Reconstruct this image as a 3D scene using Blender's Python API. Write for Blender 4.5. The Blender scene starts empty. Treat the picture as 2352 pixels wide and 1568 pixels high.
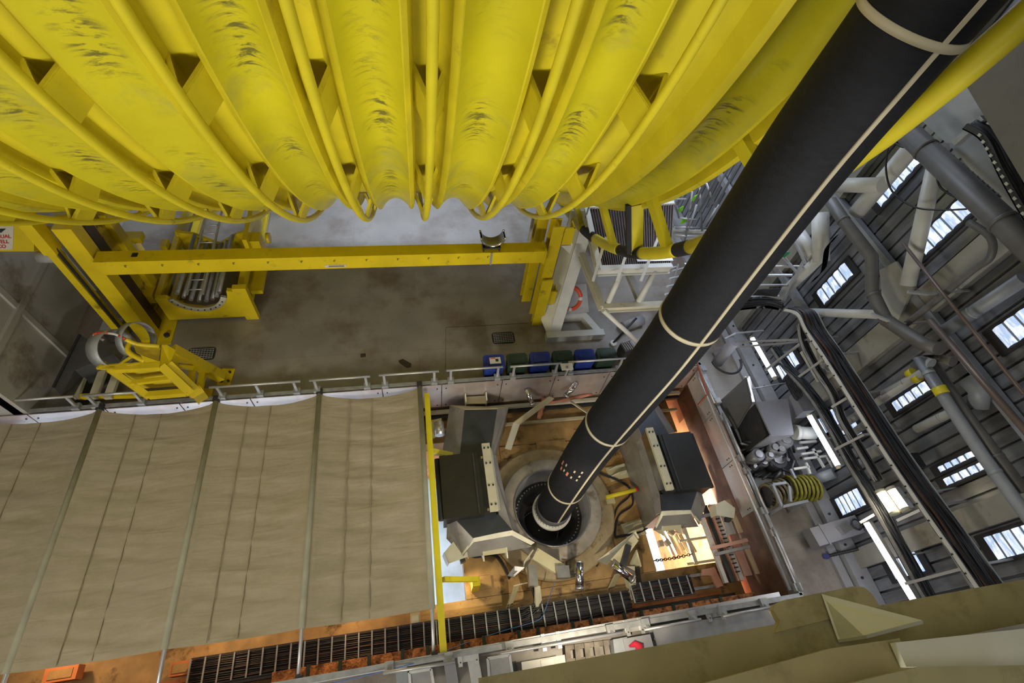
import bpy, bmesh, math, random
from mathutils import Vector, Matrix
random.seed(7)
C = bpy.context.scene.collection
PI = math.pi
# ---------------------------------------------------------------- camera
CAM_H = 12.0
FPX = 1149.3254
TILT, HEAD, ROLL = .64102948, -.31267667, .19615022
ROT = Matrix.Rotation(HEAD, 3, 'Z') @ Matrix.Rotation(TILT, 3, 'X') @ Matrix.Rotation(ROLL, 3, 'Z')
cd = bpy.data.cameras.new('camera'); cam = bpy.data.objects.new('camera', cd); C.objects.link(cam)
cam.matrix_world = Matrix.Translation((0, 0, CAM_H)) @ ROT.to_4x4()
cd.sensor_width = 36; cd.lens = 36 * FPX / 2352; cd.clip_start = .05; cd.clip_end = 400
bpy.context.scene.camera = cam
EYE = Vector((0, 0, CAM_H))
def at(px, py, ax, val):
    """surveyed point: where the sight line of a photo pixel meets the plane axis = val"""
    d = ROT @ Vector((px - 1176, 784 - py, -FPX))
    return EYE + d * ((val - EYE[ax]) / d[ax])
def on(px, py, p0, n):
    """same, for a tilted plane through p0 with normal n"""
    d = ROT @ Vector((px - 1176, 784 - py, -FPX)); n = Vector(n)
    return EYE + d * ((Vector(p0) - EYE).dot(n) / d.dot(n))
# ---------------------------------------------------------------- world, sun, big lights, exposure
sc = bpy.context.scene
w = bpy.data.worlds.new('World'); sc.world = w; w.use_nodes = True
bg = w.node_tree.nodes['Background']; bg.inputs[0].default_value = (.72, .86, 1, 1); bg.inputs[1].default_value = 1.6
sc.view_settings.view_transform = 'Standard'; sc.view_settings.look = 'None'
sc.view_settings.exposure = -0.12; sc.view_settings.gamma = 1; sc.view_settings.use_curve_mapping = False
def area(name, loc, to, sx, sy, power, col):
    l = bpy.data.lights.new(name, 'AREA'); l.shape = 'RECTANGLE'; l.size = sx; l.size_y = sy; l.energy = power; l.color = col
    o = bpy.data.objects.new(name, l); C.objects.link(o); o.location = loc
    o.rotation_euler = (Vector(to) - Vector(loc)).to_track_quat('-Z', 'Y').to_euler(); return o
def spot(name, loc, to, power, col, ang=70, blend=.5, r=.08):
    l = bpy.data.lights.new(name, 'SPOT'); l.energy = power; l.color = col; l.spot_size = math.radians(ang); l.spot_blend = blend; l.shadow_soft_size = r
    o = bpy.data.objects.new(name, l); C.objects.link(o); o.location = loc
    o.rotation_euler = (Vector(to) - Vector(loc)).to_track_quat('-Z', 'Y').to_euler(); return o
area('hall_floodlight', (-7.2, -6.0, 7.0), (-2, 9, 5.5), 5, 1.4, 880, (1, .94, .82))
fl_ = area('hall_floodlight', (3.5, -6.6, 6.0), (1, 9, 6), 4, 1.2, 270, (1, .95, .86)); fl_.data.spread = math.radians(85)
area('hall_fill_light', (-3, 0, 19.5), (-1, 4, 2), 6, 3, 320, (1, .95, .86))  # unseen fill light added below the ceiling
area('deck_cool_light', (0, 20.5, 9), (0, 12.5, 0), 9, 1.5, 1500, (.72, .82, 1))
area('deck_cool_light', (9.0, 13.5, 11.0), (9.6, 8, 3), 1.5, 5, 140, (.8, .87, 1))
area('hall_fill_light', (5.5, -3, 15.5), (10.2, 3, 3), 2, 4, 60, (.84, .9, 1))
area('deck_cool_light', (9.3, 10.6, 6.2), (-1, 10.4, 0), 1, 2, 230, (.7, .8, 1))  # added area light, stands in for bluish light from the right windows
area('sea_fill_light', (-8, 4, -4.7), (-8, 4, -9), 10, 6, 1900, (.9, .93, 1))  # unseen light added under the hull so the sea looks daylit
area('sea_fill_light', (12.2, 4.5, -4.7), (10, 4.5, -9), 5, 8, 330, (.85, .93, 1))  # second added light, brightens the water on the right
# ---------------------------------------------------------------- materials
def mat(name, col, rough=.55, metal=0, var=.12, scale=3, bump=0, bscale=40, dirt=None, dscale=1.2, dth=.55, spec=.5, stretch=None, dsoft=.12):
    m = bpy.data.materials.new(name); m.use_nodes = True; N = m.node_tree.nodes; L = m.node_tree.links
    b = N['Principled BSDF']; b.inputs['Roughness'].default_value = rough; b.inputs['Metallic'].default_value = metal
    b.inputs['Specular IOR Level'].default_value = spec
    tc = N.new('ShaderNodeTexCoord'); src = tc.outputs['Object']
    if stretch:
        mp = N.new('ShaderNodeMapping'); mp.inputs['Scale'].default_value = stretch; L.new(src, mp.inputs[0]); src = mp.outputs[0]
    n = N.new('ShaderNodeTexNoise'); n.inputs['Scale'].default_value = scale; n.inputs['Detail'].default_value = 7; L.new(src, n.inputs['Vector'])
    r = N.new('ShaderNodeValToRGB'); L.new(n.outputs[0], r.inputs[0])
    c = Vector(col[:3])
    r.color_ramp.elements[0].position = .3; r.color_ramp.elements[1].position = .72
    r.color_ramp.elements[0].color = (*(c * (1 - var)), 1); r.color_ramp.elements[1].color = (*[min(1, x * (1 + var)) for x in c], 1)
    out = r.outputs[0]
    if dirt:
        n2 = N.new('ShaderNodeTexNoise'); n2.inputs['Scale'].default_value = dscale; n2.inputs['Detail'].default_value = 9; n2.inputs['Roughness'].default_value = .65; L.new(src, n2.inputs['Vector'])
        r2 = N.new('ShaderNodeValToRGB'); r2.color_ramp.elements[0].position = dth; r2.color_ramp.elements[1].position = dth + dsoft; L.new(n2.outputs[0], r2.inputs[0])
        mx = N.new('ShaderNodeMixRGB'); L.new(r2.outputs[0], mx.inputs[0]); L.new(out, mx.inputs[1]); mx.inputs[2].default_value = (*dirt, 1); out = mx.outputs[0]
    L.new(out, b.inputs['Base Color'])
    if bump:
        n3 = N.new('ShaderNodeTexNoise'); n3.inputs['Scale'].default_value = bscale; n3.inputs['Detail'].default_value = 5; L.new(src, n3.inputs['Vector'])
        bp = N.new('ShaderNodeBump'); bp.inputs['Strength'].default_value = bump; bp.inputs['Distance'].default_value = .03; L.new(n3.outputs[0], bp.inputs['Height']); L.new(bp.outputs[0], b.inputs['Normal'])
    m['rgb'] = list(col[:3]); return m
def emit(name, col, s):
    m = bpy.data.materials.new(name); m.use_nodes = True; b = m.node_tree.nodes['Principled BSDF']
    b.inputs['Base Color'].default_value = (*col, 1); b.inputs['Emission Color'].default_value = (*col, 1); b.inputs['Emission Strength'].default_value = s; return m
Y = mat('yellow_paint', (.66, .56, .018), .42, var=.1, scale=2, dirt=(.42, .32, .02), dscale=2.5, dth=.62)
YD = mat('yellow_gantry_paint', (.66, .5, .01), .38, var=.1, scale=2, dirt=(.28, .2, .02), dscale=2.2, dth=.6)
BLK = mat('black_rubber', (.012, .012, .014), .6, var=.3)
HOSE = mat('hose_rubber', (.007, .008, .012), .68, spec=.3, var=.35, scale=9, bump=.25, bscale=60, stretch=(1, 1, 3))
TAPE = mat('cream_tape', (.5, .45, .31), .6, var=.1)
STEEL = mat('brushed_steel', (.52, .52, .53), .33, metal=.85, var=.15, scale=5)
CHROME = mat('chrome', (.75, .75, .76), .14, metal=1, var=.05)
ALU = mat('aluminium', (.55, .55, .56), .4, metal=.6, var=.1)
GALV = mat('galvanised_steel', (.33, .34, .35), .5, metal=.35, var=.2, scale=6)
DARKM = mat('dark_steel', (.035, .035, .038), .5, metal=.2, var=.3)
CHAR = mat('charcoal_plate', (.03, .035, .045), .4, var=.2)
GREYP = mat('grey_paint', (.3, .3, .31), .5, var=.15)
WHITE = mat('white_paint', (.62, .62, .58), .5, var=.08, scale=3, dirt=(.3, .27, .2), dscale=2, dth=.66)
CREAM = mat('cream_paint', (.52, .47, .3), .55, var=.1, dirt=(.2, .16, .07), dscale=3, dth=.62)
CREAMW = mat('cream_white_paint', (.6, .58, .46), .55, var=.1, dirt=(.3, .26, .15), dscale=3, dth=.62)
OCHRE = mat('ochre_primer', (.4, .25, .095), .6, var=.3, scale=2.5, dirt=(.1, .055, .02), dscale=2.2, dth=.56, bump=.2)
ORANGE = mat('orange_primer', (.6, .2, .06), .6, var=.2, scale=2, dirt=(.14, .06, .02), dscale=3, dth=.6)
HUBM = mat('hub_steel', (.38, .34, .28), .5, metal=.15, var=.25, scale=2.5, dirt=(.16, .12, .07), dscale=2, dth=.55)
HUBO = mat('hub_ochre_steel', (.42, .33, .19), .55, var=.25, scale=2.5, dirt=(.13, .09, .04), dscale=2.4, dth=.55)
PIPEW = mat('white_pipe', (.55, .55, .52), .45, var=.1, dirt=(.3, .28, .22), dscale=1.5, dth=.6)
PIPEG = mat('grey_pipe', (.13, .125, .12), .5, metal=.2, var=.15)
PIPEL = mat('lagged_pipe', (.3, .32, .35), .5, metal=.2, var=.15)
CABLE = mat('black_cable', (.015, .015, .018), .5, var=.4)
CABR = mat('red_brown_cable', (.05, .022, .014), .5, var=.3)
BLUE = mat('blue_plastic', (.012, .03, .2), .45, var=.2)
GREEN = mat('green_plastic', (.015, .035, .022), .5, var=.2)
ORNG = mat('lifebuoy_orange', (.65, .07, .02), .5, var=.1)
REDC = mat('red_cloth', (.4, .01, .03), .9, var=.3)
WOODM = mat('weathered_wood', (.2, .17, .14), .8, var=.3, scale=6)
SIGNW = mat('sign_white', (.6, .57, .5), .6, var=.05)
SIGNR = mat('sign_red', (.5, .03, .02), .6, var=.05)
HIVIS = mat('hi_vis_green', (.25, .7, .02), .8, var=.1)
BROWNG = mat('brown_grating', (.09, .05, .035), .6, var=.2)
CLOTHR = mat('faded_red_cloth', (.5, .2, .13), .9, var=.25)
GLOW = emit('tube_glow', (.85, .88, 1), 9)
GLOWW = emit('warm_tube_glow', (1, .86, .55), 6)
# ---------------------------------------------------------------- mesh builder
class M:
    def __init__(s): s.bm = bmesh.new()
    def _poly(s, rings, cap=True, close=True, smooth=False):
        vs = [[s.bm.verts.new(p) for p in r] for r in rings]; n = len(vs[0])
        for a, b in zip(vs[:-1], vs[1:]):
            for i in range(n if close else n - 1):
                j = (i + 1) % n
                try: f = s.bm.faces.new((a[i], a[j], b[j], b[i])); f.smooth = smooth
                except ValueError: pass
        if cap and close:
            for r in (vs[0][::-1], vs[-1]):
                try: s.bm.faces.new(r)
                except ValueError: pass
        return vs
    def box(s, c, d, rz=0, R=None):
        c = Vector(c); R = R or Matrix.Rotation(rz, 3, 'Z'); x, y, z = [k / 2 for k in d]
        return s._poly([[c + R @ Vector(p) for p in ((-x, -y, k), (x, -y, k), (x, y, k), (-x, y, k))] for k in (-z, z)]) and s
    def bar(s, a, b, w, h, up=(0, 0, 1)):
        a, b = Vector(a), Vector(b); d = (b - a).normalized(); u = Vector(up)
        if abs(d.dot(u)) > .98: u = Vector((0, 1, 0))
        r = d.cross(u).normalized(); u = r.cross(d)
        q = [(-w / 2, -h / 2), (w / 2, -h / 2), (w / 2, h / 2), (-w / 2, h / 2)]
        s._poly([[p + r * i + u * j for i, j in q] for p in (a, b)]); return s
    def ibeam(s, a, b, w, h, t=.03, up=(0, 0, 1)):
        a, b = Vector(a), Vector(b); d = (b - a).normalized(); u = Vector(up)
        if abs(d.dot(u)) > .98: u = Vector((0, 1, 0))
        r = d.cross(u).normalized(); u = r.cross(d)
        s.bar(a + u * (h / 2 - t / 2), b + u * (h / 2 - t / 2), w, t, u); s.bar(a - u * (h / 2 - t / 2), b - u * (h / 2 - t / 2), w, t, u); s.bar(a, b, t, h - 2 * t, u); return s
    def tube(s, pts, r, seg=10, cap=True, closed=False):
        pts = [Vector(p) for p in pts]; n = len(pts); rings = []; up = None
        for i, p in enumerate(pts):
            d = (pts[(i + 1) % n] - pts[i - 1]) if closed else (pts[min(i + 1, n - 1)] - pts[max(i - 1, 0)])
            d.normalize()
            if up is None:
                up = Vector((0, 0, 1)) if abs(d.z) < .9 else Vector((0, 1, 0))
            x = d.cross(up).normalized(); up = x.cross(d).normalized()
            rr = r[i] if isinstance(r, (list, tuple)) else r
            rings.append([p + (x * math.cos(2 * PI * k / seg) + up * math.sin(2 * PI * k / seg)) * rr for k in range(seg)])
        if closed: rings.append([v.copy() for v in rings[0]])
        s._poly(rings, cap and not closed, True, True); return s
    def cyl(s, a, b, r, seg=20, r2=None): return s.tube([a, b], [r, r if r2 is None else r2], seg)
    def prism(s, pts, vec):
        pts = [Vector(p) for p in pts]; v = Vector(vec) if not isinstance(vec, (int, float)) else Vector((0, 0, -vec))
        s._poly([pts, [p + v for p in pts]]); return s
    def plate(s, pts, t):
        pts = [Vector(p) for p in pts]; n = (pts[1] - pts[0]).cross(pts[2] - pts[0]).normalized() * t
        s._poly([[p - n / 2 for p in pts], [p + n / 2 for p in pts]]); return s
    def lathe(s, prof, c, seg=48, axis='Z', a0=0, a1=2 * PI):
        c = Vector(c); full = abs(a1 - a0 - 2 * PI) < 1e-6; n = seg if full else seg + 1; rings = []
        for r, h in prof:
            ring = []
            for k in range(n):
                a = a0 + (a1 - a0) * k / seg
                ring.append(c + (Vector((r * math.cos(a), r * math.sin(a), h)) if axis == 'Z' else (Vector((h, r * math.cos(a), r * math.sin(a))) if axis == 'X' else Vector((r * math.cos(a), h, r * math.sin(a))))))
            rings.append(ring)
        s._poly(rings, False, full, True); return s
def clean(bm):
    bmesh.ops.recalc_face_normals(bm, faces=bm.faces)
def mk(name, mb, m, parent=None, org=None, bevel=0):
    bm = mb.bm
    if bevel:
        es = [e for e in bm.edges if len(e.link_faces) == 2 and e.calc_face_angle(0) > .5]
        try: bmesh.ops.bevel(bm, geom=es, offset=bevel, segments=1, affect='EDGES', clamp_overlap=True)
        except Exception: pass
    clean(bm)
    if org is not None: bmesh.ops.translate(bm, vec=-Vector(org), verts=bm.verts)
    me = bpy.data.meshes.new(name); bm.to_mesh(me); bm.free()
    for k in (m if isinstance(m, (list, tuple)) else [m]): me.materials.append(k)
    o = bpy.data.objects.new(name, me); C.objects.link(o)
    if parent: o.parent = parent
    elif org is not None: o.location = org
    return o
def thing(name, loc, label, cat, group=None):
    o = bpy.data.objects.new(name, None); C.objects.link(o); o.location = loc; o.empty_display_size = .1
    o['label'] = label; o['category'] = cat
    if group: o['group'] = group
    return o
def part(T, name, mb, m, label=None, sub=None, bevel=0, kind=None):
    org = T.location
    o = mk(name, mb, m, sub or T, org, bevel)
    if label: o['label'] = label
    if kind: o['kind'] = kind
    return o
def solo(name, mb, m, label, cat, group=None, kind=None, bevel=0):
    vs = [v.co for v in mb.bm.verts]
    org = Vector(((min(v.x for v in vs) + max(v.x for v in vs)) / 2, (min(v.y for v in vs) + max(v.y for v in vs)) / 2, min(v.z for v in vs)))
    o = mk(name, mb, m, None, org, bevel); o['label'] = label; o['category'] = cat
    if group: o['group'] = group
    if kind: o['kind'] = kind
    return o
def struct(name, mb, m, parent=None):
    o = mk(name, mb, m, parent)
    if not parent: o['kind'] = 'structure'
    return o
def dup(root, loc, rz=0, label=None, group=None, sx=None):
    r = root.copy(); C.objects.link(r); r.location = loc; r.rotation_euler = (0, 0, rz)
    if sx: r.scale = sx
    if label: r['label'] = label
    if group: r['group'] = group
    for ch in list(root.children):
        c = ch.copy(); C.objects.link(c); c.parent = r
        for g in list(ch.children):
            d = g.copy(); C.objects.link(d); d.parent = c
    return r
def V(*a): return Vector(a)
def arc(c, r, a0, a1, n, plane='YZ', off=0):
    out = []
    for k in range(n + 1):
        a = a0 + (a1 - a0) * k / n; u, v = r * math.cos(a), r * math.sin(a)
        out.append(Vector(c) + (Vector((off, u, v)) if plane == 'YZ' else Vector((u, v, off)) if plane == 'XY' else Vector((u, off, v))))
    return out
def smooth_path(pts, n=6):
    pts = [Vector(p) for p in pts]; out = []
    for i in range(len(pts) - 1):
        p0, p1, p2, p3 = pts[max(i - 1, 0)], pts[i], pts[i + 1], pts[min(i + 2, len(pts) - 1)]
        for k in range(n):
            t = k / n; out.append(.5 * ((2 * p1) + (p2 - p0) * t + (2 * p0 - 5 * p1 + 4 * p2 - p3) * t * t + (3 * p1 - p0 - 3 * p2 + p3) * t ** 3))
    out.append(pts[-1]); return out
# ================================================================ STRUCTURE
def floor_mat():
    m = mat('deck_floor_paint', (.28, .255, .225), .42, var=.16, scale=.9, dirt=(.15, .1, .065), dscale=.6, dth=.48, dsoft=.22, bump=.08, bscale=14)
    N = m.node_tree.nodes; L = m.node_tree.links; b = N['Principled BSDF']; base = b.inputs['Base Color'].links[0].from_socket
    tc = N.new('ShaderNodeTexCoord')
    # worn rusty specks, scratches and weld seams of the deck plates
    n = N.new('ShaderNodeTexNoise'); n.inputs['Scale'].default_value = 3.2; n.inputs['Detail'].default_value = 12; n.inputs['Roughness'].default_value = .75; L.new(tc.outputs['Object'], n.inputs['Vector'])
    r = N.new('ShaderNodeValToRGB'); r.color_ramp.elements[0].position = .63; r.color_ramp.elements[1].position = .7; L.new(n.outputs[0], r.inputs[0])
    mx = N.new('ShaderNodeMixRGB'); L.new(r.outputs[0], mx.inputs[0]); L.new(base, mx.inputs[1]); mx.inputs[2].default_value = (.1, .065, .045, 1)
    br = N.new('ShaderNodeTexBrick'); br.offset = .37; br.inputs['Scale'].default_value = 1; br.inputs['Brick Width'].default_value = 5.2; br.inputs['Row Height'].default_value = 2.1
    br.inputs['Mortar Size'].default_value = .012; br.inputs['Color1'].default_value = (1, 1, 1, 1); br.inputs['Color2'].default_value = (.93, .93, .93, 1); br.inputs['Mortar'].default_value = (.86, .84, .8, 1)
    L.new(tc.outputs['Object'], br.inputs['Vector'])
    m2 = N.new('ShaderNodeMixRGB'); m2.blend_type = 'MULTIPLY'; m2.inputs[0].default_value = 1; L.new(mx.outputs[0], m2.inputs[1]); L.new(br.outputs[0], m2.inputs[2])
    L.new(m2.outputs[0], b.inputs['Base Color']); return m
FLOOR = floor_mat()
X0, X1, Y0, Y1 = -10.15, 8.25, .85, 7.0     # moonpool opening
f = M()
f.box(((X0 + 10.42) / 2, (Y1 + 23) / 2, -.2), (10.42 - X0, 23 - Y1, .4))
f.box(((X1 + 10.42) / 2, (Y0 + Y1) / 2, -.2), (10.42 - X1, Y1 - Y0, .4))
f.box(((X0 + 10.42) / 2, (Y0 - 7) / 2, -.2), (10.42 - X0, Y0 + 7, .4))
struct('floor', f, FLOOR)
WALLL = mat('hull_wall_paint', (.42, .405, .375), .6, var=.12, scale=1.2, dirt=(.22, .18, .14), dscale=.8, dth=.55)
wl = M(); wl.box((-9.15, 15, 10), (.3, 16.0, 20))
for yy in (8.9, 11.2, 13.6): wl.box((-8.97, yy, 8), (.06, .14, 16))
wl.box((-8.96, 15, 1.9), (.08, 16, .16)); wl.box((-8.96, 15, 4.4), (.08, 16, .16))
wl.box((-9.7, 7.15, 10), (1.2, .3, 20)); wl.box((-10.3, 0, 9.5), (.3, 14.2, 21))
struct('wall_left', wl, WALLL)
GREYW = mat('hall_wall_paint', (.3, .3, .3), .6, var=.1)
struct('wall_back', M().box((0, 23.15, 10), (21, .3, 20)), GREYW)
struct('wall_front', M().box((0, -7.15, 10), (21, .3, 20)), GREYW)
struct('ceiling', M().box((-.2, 8, 20.15), (21.5, 31, .3)), GREYW)
# corrugated cladding: trapezoid sheet along y at x = 10.2
def clad_mat():
    m = mat('corrugated_cladding', (.25, .26, .285), .3, metal=.5, var=.45, scale=1.4, stretch=(1, 2.5, .35), dirt=(.09, .085, .085), dscale=1.6, dth=.48, dsoft=.3)
    return m
CLAD = clad_mat()
c = M(); prof = []; yy = -7.0
while yy < 23:
    prof += [(yy, 10.22), (yy + .225, 10.22), (yy + .232, 10.33), (yy + .265, 10.33), (yy + .272, 10.22)]; yy += .272
c._poly([[V(x, y, z) for y, x in prof] for z in (0, 20)], False, False)
c.box((10.5, 8, 10), (.2, 31, 20))
struct('wall_right', c, CLAD)
# windows: ribbed glowing panes let into the cladding, each in a dark opening
def pane_mat():
    m = bpy.data.materials.new('daylit_pane'); m.use_nodes = True; N = m.node_tree.nodes; L = m.node_tree.links; b = N['Principled BSDF']
    tc = N.new('ShaderNodeTexCoord'); mp = N.new('ShaderNodeMapping'); mp.inputs['Scale'].default_value = (1, 2.2, 7); L.new(tc.outputs['Object'], mp.inputs[0])
    n = N.new('ShaderNodeTexNoise'); n.inputs['Scale'].default_value = 1.3; n.inputs['Detail'].default_value = 3; n.inputs['Distortion'].default_value = 1.5; L.new(mp.outputs[0], n.inputs[0])
    r = N.new('ShaderNodeValToRGB'); L.new(n.outputs[0], r.inputs[0]); r.color_ramp.elements[0].position = .4; r.color_ramp.elements[1].position = .6
    r.color_ramp.elements[0].color = (.42, .56, .82, 1); r.color_ramp.elements[1].color = (.88, .93, 1, 1)
    L.new(r.outputs[0], b.inputs['Base Color']); L.new(r.outputs[0], b.inputs['Emission Color']); b.inputs['Emission Strength'].default_value = .95  # daylight is put into the pane as emission
    b.inputs['Roughness'].default_value = .3; return m
PANE = pane_mat()
JOINT = mat('pane_joint_strip', (.3, .36, .45), .4, var=.1)
def window(i, y0, y1, z0, z1):
    o = struct('window_%d' % i, M().box((10.185, (y0 + y1) / 2, (z0 + z1) / 2), (.05, y1 - y0 + .14, z1 - z0 + .34)), DARKM)
    o2 = M(); k = 5; h = (z1 - z0) / k
    for j in range(k):
        zz = z0 + h * j; n = 6; rows = []
        for q in range(n + 1):
            t = q / n; rows.append([V(10.16 - .04 * math.sin(PI * t), y, zz + h * t) for y in (y0, y1)])
        o2._poly(rows, False, False, True)
    struct('pane', o2, PANE, o)
    jm = M()
    for j in range(1, k): jm.box((10.15, (y0 + y1) / 2, z0 + h * j), (.012, y1 - y0, .035))
    struct('pane_joint', jm, JOINT, o)
wins = [(7.41, 7.70, 5.86, 6.98), (5.88, 6.24, 5.9, 7.0), (3.57, 3.97, 5.9, 7.0), (1.9, 2.26, 5.9, 7.0),
        (6.76, 7.15, 3.3, 4.4), (3.69, 3.89, 3.34, 4.27), (.62, 1.01, 3.38, 4.3), (5.0, 5.12, 3.4, 4.4), (2.02, 2.15, 3.35, 4.3), (2.28, 2.38, 3.4, 4.2)]
for (a, b) in [((1925, 1130), (1985, 1175)), ((2028, 1275), (2135, 1320)), ((1795, 825), (1828, 855)), ((1937, 985), (1956, 1003)), ((1890, 960), (1910, 985))]:
    p = at((a[0] + b[0]) / 2, (a[1] + b[1]) / 2, 0, 10.2); wins.append((p.y - .2, p.y + .2, p.z - .42, p.z + .42))
for i, q in enumerate(wins): window(i + 1, *q)
# moonpool shaft and hub platform
SHAFT = mat('shaft_orange_primer', (.62, .3, .13), .6, var=.18, scale=1.2, dirt=(.3, .13, .05), dscale=1.2, dth=.55)
s = M()
s.box((8.4, 3.9, -3.4), (.3, 6.9, 6.4)); s.box((-3.9, 7.2, -3.4), (24.5, .3, 6.4)); s.box((-3.9, .65, -3.4), (24.5, .3, 6.4))
struct('wall_moonpool', s, SHAFT)
d = M(); ZP = -1.6
hx_, hy_ = 3.27, 3.88; ring_i = []; ring_o = []
for k in range(48):
    a = 2 * PI * k / 48 + PI / 4; c_, s_ = math.cos(a), math.sin(a); q = 1 / max(abs(c_), abs(s_)); ring_i.append((hx_ + 1.3 * c_, hy_ + 1.3 * s_)); ring_o.append((3.3 + 2.5 * c_ * q, 3.95 + 1.92 * s_ * q))
d._poly([[V(x, y, z) for x, y in R_] for R_, z in ((ring_i, ZP - .5), (ring_i, ZP), (ring_o, ZP), (ring_o, ZP - .5), (ring_i, ZP - .5))], False, True, False)
d.box((3.3, 6.45, ZP - .25), (4.96, 1.1, .5)) ; d.box((-4, 1.42, ZP - .25), (24, 1.2, .5)); d.box((-4, 6.6, ZP - .25), (9.6, .8, .5))
d.box((6.8, 6.42, ZP - .25), (2.0, 1.16, .5))
# plate seams and welded pads
for (x, y, w_, h_) in ((1.2, 2.35, .5, .3), (1.6, 5.9, .9, .12), (2.6, 5.7, .9, .35), (3.7, 5.75, .9, .35), (5.1, 4.7, .6, .5), (5.2, 3.0, .7, .55), (4.9, 6.1, .8, .2)): d.box((x, y, ZP + .02), (w_, h_, .04))
struct('floor_hub_platform', d, OCHRE)
# sea
sm = mat('sea_water', (.5, .68, .8), .18, var=.25, scale=.8, bump=.8, bscale=3)
struct('sea_surface', M().box((0, 3, -9.1), (160, 160, .2)), sm)
# ================================================================ GROOVED WHEEL
WS = .852                       # pitch unit of the wheel
WC = V(0, 15.42, 13.875); RR = 13.2 * WS
A0, A1 = math.radians(180 - 6), math.radians(180 + 88)       # angle in YZ from +y; 180 deg faces the camera
T = thing('grooved_wheel', (0, 15.42, 13.875), 'huge yellow grooved steel wheel hanging over the deck, with guard tubes along its grooves', 'wheel')
def shell_mat():
    m = mat('wheel_yellow_paint', (.62, .55, .014), .36, var=.12, scale=1.1, dirt=(.42, .4, .07), dscale=.9, dth=.53, dsoft=.2)
    N = m.node_tree.nodes; L = m.node_tree.links; b = N['Principled BSDF']; base = b.inputs['Base Color'].links[0].from_socket
    at_ = N.new('ShaderNodeUVMap'); at_.uv_map = 'groove'; sep = N.new('ShaderNodeSeparateXYZ'); L.new(at_.outputs[0], sep.inputs[0])
    # rope-rub scuffs in the middle of each groove: short dark streaks across it
    mp = N.new('ShaderNodeMapping'); mp.inputs['Scale'].default_value = (1.5, 8, 1); L.new(at_.outputs[0], mp.inputs[0])
    n = N.new('ShaderNodeTexNoise'); n.inputs['Scale'].default_value = 1.6; n.inputs['Detail'].default_value = 9; n.inputs['Roughness'].default_value = .68; n.inputs['Distortion'].default_value = .6; L.new(mp.outputs[0], n.inputs[0])
    mp2 = N.new('ShaderNodeMapping'); mp2.inputs['Scale'].default_value = (.3, .55, 1); L.new(at_.outputs[0], mp2.inputs[0])
    n2 = N.new('ShaderNodeTexNoise'); n2.inputs['Scale'].default_value = 1.5; n2.inputs['Detail'].default_value = 2; L.new(mp2.outputs[0], n2.inputs[0])
    def math_(op, a, b_=None, v=None):
        q = N.new('ShaderNodeMath'); q.operation = op; L.new(a, q.inputs[0])
        if b_ is not None: L.new(b_, q.inputs[1])
        elif v is not None: q.inputs[1].default_value = v
        return q.outputs[0]
    fr = math_('FRACT', sep.outputs[0]); u = math_('MULTIPLY', math_('SUBTRACT', fr, v=.5), v=2.0)    # -1..1 across a groove, outside = edge
    ctr = math_('SUBTRACT', math_('MULTIPLY', math_('ABSOLUTE', u), v=-1.3), v=-1.0)                    # 1 in the middle
    ctr = math_('MAXIMUM', ctr, v=0)
    g = N.new('ShaderNodeValToRGB'); g.color_ramp.elements[0].position = .47; g.color_ramp.elements[1].position = .6; L.new(n2.outputs[0], g.inputs[0])
    h = N.new('ShaderNodeValToRGB'); h.color_ramp.elements[0].position = .49; h.color_ramp.elements[1].position = .64; L.new(n.outputs[0], h.inputs[0])
    k = math_('MULTIPLY', math_('MULTIPLY', g.outputs[0], h.outputs[0]), ctr)
    k = math_('MULTIPLY', k, v=1.5)
    q = math_('MINIMUM', k, v=.8)
    mx = N.new('ShaderNodeMixRGB'); L.new(q, mx.inputs[0]); L.new(base, mx.inputs[1]); mx.inputs[2].default_value = (.06, .055, .03, 1)
    L.new(mx.outputs[0], b.inputs['Base Color']); return m
WHEEL = shell_mat()
troughs = [(-7.6, -6.85), (-6.3, -5.45), (-4.85, -4.05), (-3.45, -2.68), (-2.02, -1.32), (-.68, .0), (.65, 1.43), (2.1, 2.78), (4.18, 5.05)]
tubes_x = [-8.1, -6.665, -5.098, -3.76, -2.40, -1.0, .314, 1.70, 3.16]
troughs = [(a * WS, b * WS) for a, b in troughs]; tubes_x = [x * WS for x in tubes_x]
NA = 110
def ring_pts(x, r): return [WC + V(x, r * math.cos(A0 + (A1 - A0) * k / NA), r * math.sin(A0 + (A1 - A0) * k / NA)) for k in range(NA + 1)]
# groove troughs, each one a part
for gi, (a, b) in enumerate(troughs):
    mb = M(); rows = []; n = 10; us = []
    for i in range(n + 1):
        t = i / n; x = a + (b - a) * t; dep = (.19 + .05 * (b - a)) * (.3 if b < -2.2 else 1) * math.sin(PI * t) ** .75; rows.append(ring_pts(x, RR - dep)); us.append(t)
    vs = mb._poly(rows, False, False, True)
    uv = mb.bm.loops.layers.uv.new('groove'); idx = {}
    for i, r in enumerate(vs):
        for k, v in enumerate(r): idx[v] = (gi * 1.0 + 3.02 + us[i] * .96, k / NA * (A1 - A0) * RR)
    for fc in mb.bm.faces:
        for lp in fc.loops: lp[uv].uv = idx[lp.vert]
    part(T, 'groove', mb, WHEEL)
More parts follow.
